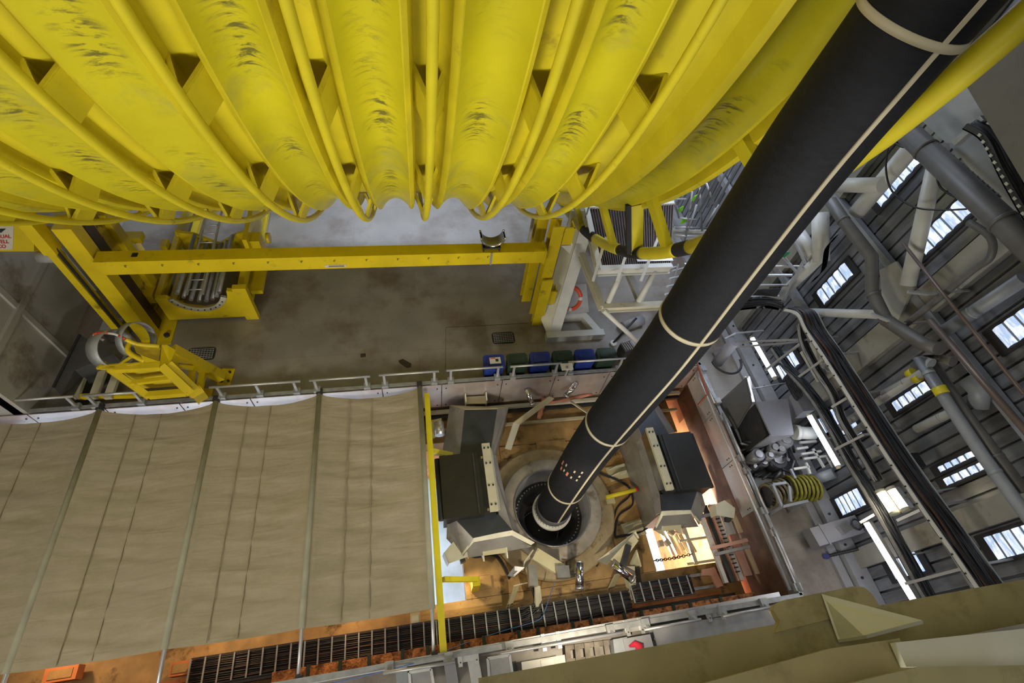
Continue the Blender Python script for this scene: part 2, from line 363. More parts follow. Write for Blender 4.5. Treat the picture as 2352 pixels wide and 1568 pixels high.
# flanges between grooves: recessed channels with chamfered lips
edges = [(-8.6 * WS, troughs[0][0])] + [(troughs[i][1], troughs[i + 1][0]) for i in range(len(troughs) - 1)]
def dpf(e_): return .31 if e_[1] > -2 else .17
for (a, b) in edges:
    mb = M(); wd = b - a; e = min(.07, wd * .12); dp = dpf((a, b))
    P = [(a, RR), (a + .015, RR + .01), (a + e, RR - .03), (a + e + .05, RR - dp), (b - e - .12, RR - dp), (b - e - .02, RR - .06), (b - .015, RR + .01), (b, RR)]
    for p, q in zip(P[:-1], P[1:]): mb._poly([ring_pts(*p), ring_pts(*q)], False, False, False)
    part(T, 'flange_channel', mb, Y)
# guard tubes on V brackets
TR = 13.42 * WS
for x in tubes_x:
    pts = [WC + V(x, TR * math.cos(a), TR * math.sin(a)) for a in [A0 + (A1 - A0) * k / 90 for k in range(91)]]
    g = part(T, 'guard_tube', M().tube(pts, .056, 12), Y)
    near = [(a, b) for a, b in edges if a < x < b][0]
    for deg in (13.3, 25.2, 36.8, 48.5, 60.2):
        br = M(); rr_ = RR - dpf(near) + .02
        a = math.radians(180 + deg)
        for da, wdt in ((0, .55),):
            def P(xx, r, aa): return WC + V(xx, r * math.cos(aa), r * math.sin(aa))
            h = .022
            for sgn, xe in ((-1, near[0] + .08), (1, min(near[1] - .08, x + .26))):
                pts = [P(x + sgn * .03, TR - .02, a - h), P(xe, rr_, a - h), P(xe, rr_, a + h), P(x + sgn * .03, TR - .02, a + h)]
                br.plate(pts, .02)
                pts = [P(x + sgn * .03, TR - .02, a - h), P(xe, rr_, a - h), P(xe - sgn * .04, rr_ - .01, a - h), P(x, TR - .06, a - h)]
                br.plate(pts, .02)
        part(T, 'bracket', br, Y, sub=g)
# end plate and outer hoop
end = M(); 
P = [(5.05 * WS, RR), (4.34, RR + .02), (4.37, RR), (4.37, RR - .14), (4.42, RR - .14), (4.42, RR - .3), (4.5, RR - .3), (4.55, RR + .05), (4.63, RR + .08), (4.65, RR - .35), (4.35, RR - 1)]
for p, q in zip(P[:-1], P[1:]): end._poly([ring_pts(*p), ring_pts(*q)], False, False, False)
part(T, 'end_plate', end, Y)
lf = M(); P = [(-8.6 * WS, RR), (-8.6 * WS, RR - 1.3)]; lf._poly([ring_pts(*p) for p in P], False, False, False); part(T, 'end_plate', lf, Y)
HX, HR = 4.73, 12.208
def hp(deg, r=HR, x=HX): a = math.radians(180 + deg); return WC + V(x, r * math.cos(a), r * math.sin(a))
def adeg(px, py, x=HX): p = at(px, py, 0, x) - WC; return (math.degrees(math.atan2(p.z, p.y)) - 180) % 360
cuts = [adeg(*q) for q in ((1316, 494), (1343, 520), (1368, 544), (1425, 580), (1475, 588), (1556, 580))]
segs = [(cuts[0] + 8, cuts[1], Y), (cuts[1], cuts[2], BLK), (cuts[2], cuts[3], Y), (cuts[3], cuts[4], BLK), (cuts[4], cuts[5], Y), (cuts[5], 38, BLK), (38, -4, Y)]
H = T
for a, b, m in segs:
    part(H, 'hoop_tube' if m is Y else 'black_wrap', M().tube([hp(a + (b - a) * k / 12) for k in range(13)], .128 if m is Y else .132, 20), m, label=None if m is Y else 'black band on the yellow hoop')
# spokes: pixel on hoop -> wheel end
for (hx, hy), dg in (((1331, 515), 3), ((1432, 562), 2), ((1530, 575), -3), ((1560, 560), -12)):
    a = adeg(hx, hy); q = hp(a); r0 = hp(a + dg, RR - .3, 4.42)
for px, py, qx, qy, wd in ((1410, 575, 1375, 478, .2), (1535, 578, 1490, 445, .26), (1336, 518, 1300, 476, .16), (1790, 470, 1690, 330, .24)):
    a = adeg(px, py); q = hp(a); p2 = at(qx, qy, 0, 4.42)
    v2 = p2 - WC; ang = math.atan2(v2.z, v2.y); r2 = min(math.hypot(v2.y, v2.z), RR - .3); p2 = WC + V(4.4, r2 * math.cos(ang), r2 * math.sin(ang))
    part(H, 'spoke', M().bar(p2 + (p2 - q) * .1, q, wd * .85, .14, (1, 0, 0)), Y)
a = adeg(1470, 540); q = hp(adeg(1462, 585)); p2 = at(1462, 470, 0, 4.45)
part(H, 'spoke', M().bar(p2, q, .26, .08, (0, 1, 0)), Y)
part(H, 'black_strip', M().bar(p2 + V(-.18, 0, 0), q + V(-.18, 0, 0), .1, .1, (0, 1, 0)), BLK, label='black strip beside the yellow plate')
# ================================================================ HOSE
T = thing('riser_hose', (3.22, 3.78, -1.5), 'thick black rubber hose with cream tape bands dropping into the round hub', 'hose')
hpth = [(3.23, 3.782, -.85), (3.24, 3.79, -.6), (3.3, 3.84, .8), (3.43, 3.9, 2.85), (3.62, 3.9, 4.8), (3.78, 3.9, 6.3), (3.85, 3.9, 8.3), (3.91, 3.9, 9.5), (4.0, 3.88, 10.4), (4.06, 3.8, 11.5), (4.1, 3.7, 13), (4.1, 3.7, 17)]
HP = smooth_path(hpth, 5)
def hose_at(z):
    for a, b in zip(HP[:-1], HP[1:]):
        if a.z <= z <= b.z: t = (z - a.z) / (b.z - a.z); return a.lerp(b, t), (b - a).normalized()
    return HP[-1], V(0, 0, 1)
HRAD = .445
rad = [HRAD + (.04 if p.z < .6 and p.z > -.9 else 0) for p in HP]
body = part(T, 'hose_body', M().tube(HP, HRAD, 56), HOSE)
for px, py in ((2040, 82), (1530, 790), (1345, 1025), (1287, 1148)):
    zz = at(px, py, 1, 3.5).z
    p, dr = hose_at(zz); n = Matrix.Rotation(0, 3, 'X')
    part(T, 'tape_band', M().tube([p - dr * .035, p + dr * .035], HRAD + .012, 56), TAPE, label='cream tape band')
# lay line: cream stripe along the hose, on its camera-right side
st = M(); row = []
for p in HP:
    d2 = Vector((p.x, p.y, 0)).normalized(); side = Vector((d2.y, -d2.x, 0)); phi = math.radians(40)
    cdir = -d2 * math.cos(phi) + side * math.sin(phi); tdir = Vector((0, 0, 1)).cross(cdir)
    row.append([p + (cdir * math.cos(e) + tdir * math.sin(e)) * (HRAD + ex) for e, ex in ((-.05, 0), (-.045, .012), (.045, .012), (.05, 0))])
st._poly(row, False, False); part(T, 'lay_stripe', st, TAPE, label='pale stripe running the length of the hose')
ef = M(); p = V(3.235, 3.785, -.78)
ef.lathe([(.2, -.55), (.46, -.5), (.52, -.46), (.52, -.36), (.43, -.34)], p, 56)
fl = part(T, 'end_fitting', ef, WHITE, label='white end ring of the hose')
ef = M(); ef.lathe([(.445, .02), (.47, 0), (.47, -.22), (.43, -.26), (.43, -.4)], p, 56); part(T, 'grey_collar', ef, mat('grey_rubber', (.09, .09, .1), .5), label='grey collar above the white ring')
rb = M()
for k in range(36):
    a = 2 * PI * k / 36; rb.box(p + V(.46 * math.cos(a), .46 * math.sin(a), -.33), (.03, .03, .12), a)
part(T, 'collar_studs', rb, WHITE)
# stencilled marks on the hose face
mk_ = M(); marks = [(1293, 1062, 10, 14, 0), (1290, 1075, 9, 10, 0), (1301, 1068, 12, 7, 1), (1296, 1080, 10, 6, 1), (1303, 1088, 9, 12, 0), (1320, 1083, 16, 6, 1), (1312, 1096, 14, 6, 1), (1337, 1085, 12, 5, 1), (1325, 1102, 14, 5, 1), (1331, 1094, 9, 5, 1)]
def hose_patch(mb, px, py, hw, hh, ext=.004):
    best = None; d = ROT @ Vector((px - 1176, 784 - py, -FPX)); d.normalize(); t = 5
    while t < 20:
        q = EYE + d * t; c_, _ = hose_at(max(q.z, -1.2))
        if (Vector((q.x, q.y)) - Vector((c_.x, c_.y))).length < HRAD: break
        t += .01
    c_, dr = hose_at(max(q.z, -1.2)); a = math.atan2(q.y - c_.y, q.x - c_.x); rows = []
    for zz in (-hh, hh):
        cc, _ = hose_at(q.z + zz); rows.append([cc + V((HRAD + ext) * math.cos(a + e), (HRAD + ext) * math.sin(a + e), 0) for e in [hw / HRAD * (k / 3 - 1) for k in range(7)]])
        for r_ in rows[-1]: r_.z = q.z + zz
    mb._poly(rows, False, False)
MW = M(); MR = M()
for px, py, a_, b_, wh in marks: hose_patch(MW if wh else MR, px, py, .017 if wh else .024, b_ * .005 + .02)
part(T, 'stencil_marks', MW, TAPE, label='pale stencilled rows on the hose'); part(T, 'stencil_marks', MR, CLOTHR, label='rust coloured stencilled blocks')
# ================================================================ HUB
T = thing('hub_collar', (3.27, 3.85, -1.6), 'round steel hub collar with a deep black bore that the hose drops into', 'hub')
hc = V(3.27, 3.88, 0)
part(T, 'base_ring', M().lathe([(1.1, -1.6), (1.78, -1.6), (1.78, -1.46), (1.72, -1.42), (1.36, -1.4), (1.36, -1.3)], hc, 72), HUBO)
o = M().lathe([(1.36, -1.42), (1.36, -1.24), (1.33, -1.2), (1.02, -1.18)], hc, 72)
part(T, 'top_ring', o, HUBM)
part(T, 'rim_liner', M().lathe([(1.04, -1.2), (1.04, -1.14), (1.0, -1.14), (.97, -2.1), (.8, -2.15)], hc, 72), mat('liner_steel', (.3, .3, .3), .35, metal=.6))
part(T, 'stud_ring', M().lathe([(.97, -1.95), (.8, -1.95), (.78, -2.3), (.6, -2.3), (.58, -3.4)], hc, 72), DARKM)
sb = M()
for k in range(56):
    a = 2 * PI * k / 56; sb.cyl(hc + V(.88 * math.cos(a), .88 * math.sin(a), -1.96), hc + V(.88 * math.cos(a), .88 * math.sin(a), -1.9), .022, 6)
part(T, 'studs', sb, GREYP)
part(T, 'bore', M().lathe([(.58, -3.4), (.01, -3.4)], hc, 40), BLK)
# ================================================================ MOONPOOL COAMING, PANELS, RAILS
def Z(px, py, z): return at(px, py, 2, z)
def X(px, py, x): return at(px, py, 0, x)
def YY(px, py, y): return at(px, py, 1, y)
cm = M()
cm.box((-.97, 7.06, .19), (18.3, .1, .38)); cm.box((8.16, 3.95, .19), (.1, 6.3, .38)); cm.box((-.97, .8, .19), (18.3, .1, .38))
struct('trim_1', cm, GALV)
PANEL = mat('stainless_panel', (.5, .45, .44), .33, metal=.5, var=.18, scale=1.5, dirt=(.42, .2, .13), dscale=1.1, dth=.52, dsoft=.25)
xs = [8.1, 6.9, 5.3, 3.7, 2.2, .55, -1.0, -2.6, -4.2, -5.8, -7.4, -9.0, -10.1]
for i, (b, a) in enumerate(zip(xs[:-1], xs[1:])):
    T = thing('splash_panel', ((a + b) / 2, 6.96, -.85), 'back splash panel, ' + ['in the right corner behind the right clamp', 'just right of the black hose', 'behind the black hose', 'left of the hose, under the blue bins', 'behind the chrome camera tube left of the hose', 'behind the left clamp jaw', 'at the right corner of the canopy', 'half hidden by the canopy edge, nearest its right end', 'half hidden by the canopy, beside the yellow ringed stand', 'half hidden by the canopy, below the yellow ringed stand', 'half hidden by the canopy, below the slatted pallet stack', 'at the left picture edge'][i], 'panel', 'splash panels on the back edge of the pool')
    part(T, 'sheet', M().box(((a + b) / 2, 6.965, -.22), (b - a - .025, .02, 1.2)), PANEL)
    bo = M()
    for x in (a + .12, b - .12):
        for z in (-.7, .2): bo.cyl((x, 6.96, z), (x, 6.94, z), .02, 8)
    part(T, 'bolts', bo, DARKM)
ys = [6.9, 5.55, 4.15, 2.8]
PWH = mat('white_coaming_panel', (.55, .55, .55), .3, metal=.4, var=.1, dirt=(.3, .18, .12), dscale=1, dth=.6)
for i, (b, a) in enumerate(zip(ys[:-1], ys[1:])):
    T = thing('splash_panel', (8.09, (a + b) / 2, -.5), 'white splash panel on the right edge, ' + ['behind the top end of the right clamp', 'beside the black box of the right clamp', 'beside the lower arm of the right clamp'][i], 'panel', 'splash panels on the right edge of the pool')
    part(T, 'sheet', M().box((8.08, (a + b) / 2, -.08), (.02, b - a - .02, .85)), PWH)
    bo = M()
    for y in (a + .1, b - .1):
        for z in (-.12, -.02): bo.cyl((8.08, y, z), (8.06, y, z), .02, 8)
    part(T, 'bolts', bo, DARKM)
# handrail frames: rail folded outwards on short posts
def handrail(a, b, off, n, label, group, cat='railing'):
    a, b = Vector(a), Vector(b); off = Vector(off); T = thing('handrail_frame', (a + b) / 2 + off, label, cat, group)
    part(T, 'rail', M().tube([a, b], .03, 10), ALU)
    for k in range(n):
        t = .08 + .84 * k / (n - 1); p = a.lerp(b, t)
        part(T, 'post', M().bar(p, p + off, .06, .045), ALU); part(T, 'clamp_bracket', M().box(p + off + V(0, 0, .02), (.16, .16, .1)), GALV)
zr = .85
bays = [((480, 890), (690, 875), 3, 'right of the yellow ringed stand'), ((710, 873), (850, 865), 2, 'above the third canopy rib'), ((870, 862), (1008, 852), 2, 'left of the canopy corner'), ((1025, 851), (1155, 842), 2, 'crossing the leftmost blue bin'), ((1172, 842), (1290, 834), 2, 'crossing the dark green bin'), ((1305, 832), (1440, 822), 2, 'running in behind the black hose'),
        ((188, 909), (317, 900), 2, 'below the yellow ringed stand'), ((-60, 925), (169, 910), 2, 'at the left picture edge')]
for (p, q, n, w_) in bays:
    a, b = Z(*p, zr), Z(*q, zr); a.y = b.y = (a.y + b.y) / 2
    handrail(a, b, V(0, 7.06 - a.y, .4 - zr), n, 'aluminium handrail frame on the back coaming, ' + w_, 'handrail frames on the back coaming')
zr = .5
for (p, q, w_) in (((1598, 838), (1648, 925), 'highest one, just below the hose'), ((1659, 948), (1710, 1058), 'beside the black box of the right clamp'), ((1715, 1070), (1763, 1179), 'level with the yellow hose reel'), ((1777, 1210), (1840, 1359), 'lowest one, over the bare deck corner')):
    a, b = Z(*p, zr), Z(*q, zr); a.x = b.x = (a.x + b.x) / 2
    handrail(a, b, V(8.1 - a.x + (.06 if a.x < 8.1 else 0), 0, -.1), 2, 'handrail frame folded over the right coaming, ' + w_, 'handrail frames on the right coaming')
o = solo('edge_rail', M().tube([Z(1600, 855, .42), Z(1614, 888, .42), Z(1815, 1355, .42)], .03, 10), ALU, 'long thin metal rail running the whole right edge of the pool', 'railing')
# front coaming rails
o = solo('edge_rail', M().bar(Z(560, 1590, .3), Z(1790, 1366, .3), .12, .06), ALU, 'long pale metal rail running along the front edge of the pool', 'railing')
for (p, q, w_) in (((880, 1545), (1045, 1520), 'nearest the canopy corner'), ((1150, 1500), (1430, 1453), 'above the grey wooden pallet'), ((1480, 1446), (1610, 1422), 'above the grey steel girder'), ((1660, 1415), (1775, 1393), 'at the right corner of the pool')):
    a, b = Z(*p, .55), Z(*q, .55)
    handrail(a, b, V(0, .78 - (a.y + b.y) / 2, -.15), 2, 'aluminium handrail frame on the front coaming, ' + w_, 'handrail frames on the front coaming')
for px, py, w_ in ((1075, 1505, 'left of the white crate'), (1265, 1470, 'above the white crate'), (1455, 1437, 'above the red cloth'), (1640, 1405, 'nearest the right corner')):
    p = Z(px, py, .3); T = thing('rail_joint_plate', p, 'bolted pale steel joint plate on the front rail, ' + w_, 'bracket', 'joint plates on the front rail')
    part(T, 'plate', M().box(p, (.42, .2, .03)), ALU)
    for sx in (-.16, .16): part(T, 'cheek', M().box(p + V(sx, -.02, .03), (.08, .3, .04)), ALU)
    b_ = M(); [b_.cyl(p + V(sx, sy, .04), p + V(sx, sy, .065), .014, 6) for sx in (-.16, .16) for sy in (-.1, .06)]; part(T, 'bolts', b_, DARKM)
lin = M(); lin.box((8.235, 3.95, -.85), (.03, 6.1, 1.6)); lin.box((-.95, 6.985, -.85), (18.2, .03, 1.6)); lin.box((-.95, .865, -.85), (18.2, .03, 1.6))  # dark sheets added over the orange shaft walls to darken the upper pit
struct('trim_2', lin, mat('pit_darkening_brown', (.15, .09, .055), .6, var=.3, scale=2, dirt=(.06, .035, .022), dscale=1.6, dth=.5, dsoft=.2))
# ================================================================ CANOPY
def canvas_mat():
    m = mat('canvas', (.39, .335, .24), .85, var=.1, scale=.7, stretch=(1, 2.2, 1), dirt=(.3, .265, .155), dscale=.75, dth=.45, dsoft=.3)
    N = m.node_tree.nodes; L = m.node_tree.links; b = N['Principled BSDF']
    tc = N.new('ShaderNodeTexCoord'); mp = N.new('ShaderNodeMapping'); mp.inputs['Scale'].default_value = (.45, 2.6, 1); L.new(tc.outputs['Object'], mp.inputs[0])
    n = N.new('ShaderNodeTexNoise'); n.inputs['Scale'].default_value = 1.6; n.inputs['Detail'].default_value = 2.5; n.inputs['Distortion'].default_value = .6; L.new(mp.outputs[0], n.inputs[0])
    n2 = N.new('ShaderNodeTexNoise'); n2.inputs['Scale'].default_value = 60; L.new(tc.outputs['Object'], n2.inputs[0])
    ad = N.new('ShaderNodeMath'); ad.operation = 'MULTIPLY_ADD'; L.new(n2.outputs[0], ad.inputs[0]); ad.inputs[1].default_value = .12; L.new(n.outputs[0], ad.inputs[2])
    bp = N.new('ShaderNodeBump'); bp.inputs['Strength'].default_value = .4; bp.inputs['Distance'].default_value = .07; L.new(ad.outputs[0], bp.inputs['Height']); L.new(bp.outputs[0], b.inputs['Normal']); return m
CANV = canvas_mat()
ribs = [-10.05, -7.5, -4.97, -2.55, -.03]
T = thing('canvas_canopy', (-5, 4.3, .36), 'large beige canvas canopy on steel hoops covering the left half of the pool', 'canopy')
cz = .4
mb = M(); NY = 60; rows = []; xs_ = []
for i in range(len(ribs) - 1):
    a, b = ribs[i], ribs[i + 1]
    for k in range(16 if i < len(ribs) - 2 else 17): xs_.append((a + (b - a) * k / 16, k / 16))
for x, t in xs_:
    sag = math.sin(PI * t); col = []
    for j in range(NY + 1):
        u = j / NY; y0 = 1.66 ; y1 = 6.93 - .13 * sag ** .7; y = y0 + (y1 - y0) * u
        z = cz - .17 * sag ** .8 + .012 * math.sin(y * 9 + x * 1.3) * sag + .01 * math.sin(y * 21 + x * 4) * sag
        if abs(t - .47) < .04: z += .02
        rx = min(t, 1 - t) * 2.5
        if rx < .07: z = cz + .045 * math.cos(rx / .07 * PI / 2)
        col.append(V(x, y, z))
    rows.append(col)
mb._poly(rows, False, False, True)
fab = part(T, 'canvas_sheet', mb, CANV)
CSEAM = mat('canvas_seam', (.3, .255, .17), .9, var=.15)
CGRN = mat('canvas_sleeve', (.31, .3, .215), .85, var=.12)
for i in range(len(ribs) - 1):
    a, b = ribs[i], ribs[i + 1]
    for t in (.28, .5):
        sg = math.sin(PI * t); x = a + (b - a) * t; zz = cz - .17 * sg ** .8 + .032
        part(T, 'seam', M().bar((x, 1.68, zz), (x + .03, 6.78, zz), .014, .012), CSEAM, sub=fab)
for x in ribs[1:]:
    part(T, 'sleeve', M().tube([(x + .0, 1.66, cz + .0), (x, 6.93, cz + .0)], .065, 12), CGRN, sub=fab)
    part(T, 'hoop_pole', M().tube([(x, 6.96, cz - .02), (x, 1.5, cz - .02), (x - .02, .84, cz - .1)], .036, 12), ALU)
    part(T, 'pole_clamp', M().box((x, 7.0, cz), (.14, .16, .12)), DARKM); part(T, 'pole_clamp', M().box((x, .84, cz - .1), (.12, .12, .12)), DARKM)
# yellow barrier frame
T = thing('yellow_barrier', (.12, 4, -1.6), 'narrow yellow painted post frame standing between the canopy and the left clamp', 'barrier')
a, b = Z(978, 905, .32), Z(1020, 1478, .32); a.x = b.x = (a.x + b.x) / 2; b.y = .87
part(T, 'long_bar', M().box(((a + b) / 2), (.14, a.y - b.y, .1)), Y)
p = Z(1018, 1330, .2); q = Z(1095, 1330, -.6); part(T, 'cross_arm', M().bar(p, q, .1, .1), Y); q.z = -1.55
part(T, 'foot', M().box((q.x, q.y, -1.2), (.18, .2, .75)), Y)
p = Z(992, 1035, .2); part(T, 'cross_arm', M().bar((.14, p.y, .2), (.75, p.y, -.25), .12, .12), Y)
for y in (1.2, 6.6): part(T, 'leg', M().box((.13, y, -.65), (.1, .1, 1.85)), Y)
# ================================================================ CLAMP JAWS
CP = mat('clamp_grey_plate', (.33, .32, .31), .42, metal=.45, var=.18, scale=2, dirt=(.18, .14, .12), dscale=1.5, dth=.58)
IV = mat('ivory_strip', (.5, .47, .34), .45, var=.1)
def clamp(mir, cx, label, rz=0):
    """jaw drawn with its hose side towards +x, mirrored for the other side of the hose"""
    T = thing('clamp_jaw', (cx, 4.3, -1.6), label, 'clamp', 'pair of clamp jaws on either side of the hub')
    o = lambda x, y, z: V(cx + mir * (x if mir > 0 or x < .16 else .16 + (x - .16) * .35), y, z)
    # x local 0 = hose-side strip line
    def pl(n, pts, t, m, **k): part(T, n, M().plate([o(*p) for p in pts], t), m, **k)
    # upper arm: black top plate with folded grey cheeks
    pl('black_plate', [(-.62, 5.12, -.02), (.15, 5.08, -.02), (.5, 6.3, -.02), (-.38, 6.36, -.02)], .05, CHAR, label='black plate on the upper arm')
    pl('cheek_plate', [(-.62, 5.12, -.0), (-.38, 6.36, -.0), (-.72, 6.75, -.42), (-1.05, 5.3, -.42)], .03, CP)
    pl('cheek_plate', [(.15, 5.08, .0), (.5, 6.3, .0), (.88, 6.55, -.42), (.25, 5.1, -.42)], .03, CP)
    pl('end_plate', [(-.38, 6.36, .0), (.5, 6.3, .0), (.88, 6.55, -.42), (-.72, 6.75, -.42)], .03, CREAM)
    pl('cheek_plate', [(.25, 5.1, -.42), (.88, 6.55, -.42), (.9, 6.5, -1.3), (.3, 5.1, -1.3)], .03, CP)
    pl('cheek_plate', [(-.72, 6.75, -.42), (-1.05, 5.3, -.42), (-1.0, 5.3, -1.55), (-.7, 6.7, -1.55)], .03, CP)
    # lower arm
    pl('black_plate', [(-.85, 3.5, -.05), (.15, 3.52, -.05), (.42, 3.12, -.05), (-.5, 3.05, -.05)], .05, CHAR, label='black plate on the lower arm')
    pl('cheek_plate', [(.1, 5.1, -.1), (.32, 5.1, -.3), (.42, 3.7, -.3), (.62, 3.1, -.3), (.42, 3.1, -.08), (.15, 3.52, -.08)], .04, CP)
    pl('cheek_plate', [(-1.05, 3.6, -.2), (-.85, 3.5, -.05), (-.5, 3.05, -.05), (-.75, 2.75, -.35), (-1.1, 3.2, -.35)], .03, CP)
    pl('lip_plate', [(-.5, 3.08, -.05), (.42, 3.12, -.05), (.95, 2.84, -.3), (.86, 2.8, -.34), (.4, 3.02, -.1), (-.5, 2.98, -.1), (-.86, 2.72, -.4), (-.82, 2.8, -.36)], .03, CREAMW)
    pl('end_plate', [(-.5, 3.0, -.1), (.4, 3.04, -.1), (.9, 2.8, -.5), (-.8, 2.74, -.5)], .03, CP)
    for s in (-.28, .28):
        pl('gusset', [(s + .0, 3.0, -.35), (s + .0, 2.6, -.45), (s + .0, 2.9, -.95)], .03, CREAMW)
    pl('shelf_bracket', [(-.28, 3.0, -.4), (.28, 3.0, -.4), (.28, 2.72, -.42), (-.28, 2.72, -.42)], .03, CREAM)
    pl('shelf_bracket', [(-.3, 6.7, -.3), (.28, 6.66, -.3), (.28, 6.9, -.3), (-.3, 6.92, -.3)], .04, CREAM)
    for s in (-.3, .28): pl('gusset', [(s, 6.68, -.15), (s, 6.92, -.1), (s, 6.92, -.4), (s, 6.7, -.5)], .03, CREAMW)
    # actuator box and bolted strip
    b = part(T, 'black_box', M().box(o(-.68, 4.26, -.15), (.95, 1.55, .7)), mat('box_black', (.014, .014, .012), .45, var=.2) if mir > 0 else bpy.data.materials['box_black'], label='black box on the outer side', bevel=.02)
    part(T, 'hinge_bar', M().cyl(o(-1.2, 3.5, .08), o(-1.2, 5.0, .08), .075, 16), BLK, sub=b)
    part(T, 'lid_seam', M().box(o(-.32, 4.26, .21), (.04, 1.5, .03)), DARKM, sub=b)
    hs = M(); [hs.cyl(o(-.1, y, .1), o(-.1, y, .18), .03, 8) for y in (3.6, 4.9)]; part(T, 'studs', hs, STEEL)
    part(T, 'black_plate', M().box(o(-.1, 4.3, .0), (.36, 1.6, .3)), DARKM)
    st = part(T, 'bolted_strip', M().box(o(.02, 4.36, .27), (.2, 1.7, .09)), IV, label='ivory bolted strip', bevel=.008)
    part(T, 'strip_skirt', M().plate([o(.12, 3.55, .24), o(.12, 5.15, .24), o(.2, 5.1, .0), o(.2, 3.6, .0)], .02), CHROME if mir < 0 else CREAMW, sub=st)
    for yy in (3.66, 4.12, 4.68, 5.08):
        for xx in (-.03, .07): part(T, 'bolt', M().cyl(o(xx, yy, .31), o(xx, yy, .335), .024, 10), DARKM, sub=st)
    part(T, 'body', M().prism([o(-.9, 3.0, -.36), o(.35, 3.1, -.36), (o(.3, 5.1, -.36)), o(.55, 6.3, -.45), o(-.5, 6.3, -.45), o(-.9, 5.0, -.36)][::int(mir)], (0, 0, -1.2)), CP)
    return T
clamp(1, 1.5, 'massive grey and black clamp jaw on the left of the hub, next to the canopy')
clamp(-1, 5.98, 'massive grey and black clamp jaw on the right of the hub, under the lower hose')
# camera housings on the clamp corners
for (px, py, z, w_) in ((1140 - 105, 955 + 50 - 20, -.25, 0),):
    pass
def housing(px, py, z, label, rz):
    p = Z(px, py, z); T = thing('camera_hood', p - V(0, 0, .2), label, 'camera hood', 'white folded hoods on the clamp jaws'); R = Matrix.Rotation(rz, 3, 'Z')
    def q(x, y, zz): return p + R @ V(x, y, zz)
    part(T, 'hood', M().plate([q(-.22, -.16, 0), q(.22, -.16, 0), q(.26, .1, .03), q(0, .26, .03), q(-.26, .1, .03)], .02), CREAMW)
    part(T, 'side_flap', M().plate([q(-.22, -.16, 0), q(-.26, .1, .03), q(-.3, .1, -.25), q(-.26, -.16, -.25)], .02), CREAMW)
    part(T, 'side_flap', M().plate([q(.22, -.16, 0), q(.26, .1, .03), q(.3, .1, -.25), q(.26, -.16, -.25)], .02), CREAM)
    part(T, 'lens_body', M().box(q(.1, -.18, -.1), (.12, .1, .16), rz), DARKM)
housing(1048, 1270, -.35, 'white folded hood at the lower left corner of the left clamp jaw', .2)
housing(1665, 1172, -.2, 'white folded hood at the lower right corner of the right clamp jaw', -.3)
p = Z(1000, 985, -.1); T = thing('camera_hood', p - V(0, 0, .3), 'cream box hood with a cylindrical metal can inside, left of the left clamp jaw', 'camera hood')
part(T, 'hood', M().plate([p + V(-.2, .25, 0), p + V(.18, .3, 0), p + V(.2, -.1, -.05), p + V(-.18, -.3, -.05)], .02), CREAM)
part(T, 'side_flap', M().plate([p + V(-.2, .25, 0), p + V(-.18, -.3, -.05), p + V(-.1, -.28, -.4), p + V(-.12, .2, -.4)], .02), CREAMW)
part(T, 'can', M().cyl(p + V(.1, -.2, .02), p + V(.1, .15, .05), .13, 20), STEEL)
# ================================================================ PIT FITTINGS
# deck brackets (bent cream plates), tube cameras, cable ladders, hoses
def bent(name, pts, wv, label, m=CREAM, t=.025, cat='bracket', group=None):
    pts = [Vector(p) for p in pts]; wv = Vector(wv); T = thing(name, V(pts[0].x, pts[0].y, min(p.z for p in pts)), label, cat, group)
    for k, (a, b) in enumerate(zip(pts[:-1], pts[1:])):
        part(T, 'leaf', M().plate([a, b, b + wv, a + wv], t), CREAMW if k % 2 else m)
    return T
bent('bent_bracket', [Z(1262, 910, -.4), Z(1180, 970, -.4), Z(1160, 1030, -.9)], (.2, .05, -.25), 'bent cream steel arm between the left clamp and the back of the hub')
bent('bent_bracket', [Z(1312, 925, -.5), Z(1350, 950, -.5)], (.05, .2, -.2), 'short cream bracket behind the hub, just left of the hose')
def camtube(a, b, r, label, grp='chrome tube cameras around the hub'):
    a, b = Vector(a), Vector(b); T = thing('tube_camera', (a + b) / 2 - V(0, 0, r), label, 'camera', grp); d = (b - a).normalized()
    part(T, 'tube', M().cyl(a, b, r, 24), CHROME); part(T, 'end_cap', M().cyl(b, b + d * .05, r * 1.12, 24), STEEL); part(T, 'end_cap', M().cyl(a - d * .03, a, r * .95, 24), STEEL)
    m_ = (a + b) / 2; part(T, 'bracket', M().bar(m_, m_ + V(-.18 if 'fourth' in label else .12, .02, -.2), .05, .05), ALU); return T
camtube(Z(1210, 895, -.1), Z(1222, 925, -.35), .07, 'short chrome tube standing behind the left clamp jaw')
camtube(Z(1322, 880, .0), Z(1302, 908, -.2), .08, 'chrome tube camera with a hollow end left of the hose at the back')
camtube(Z(1331, 1292, -.35), Z(1331, 1348, -.4), .095, 'vertical chrome tube below the hub')
camtube(Z(1408, 1296, -.3), Z(1450, 1328, -.4), .09, 'slanting chrome tube on the right lower bracket')
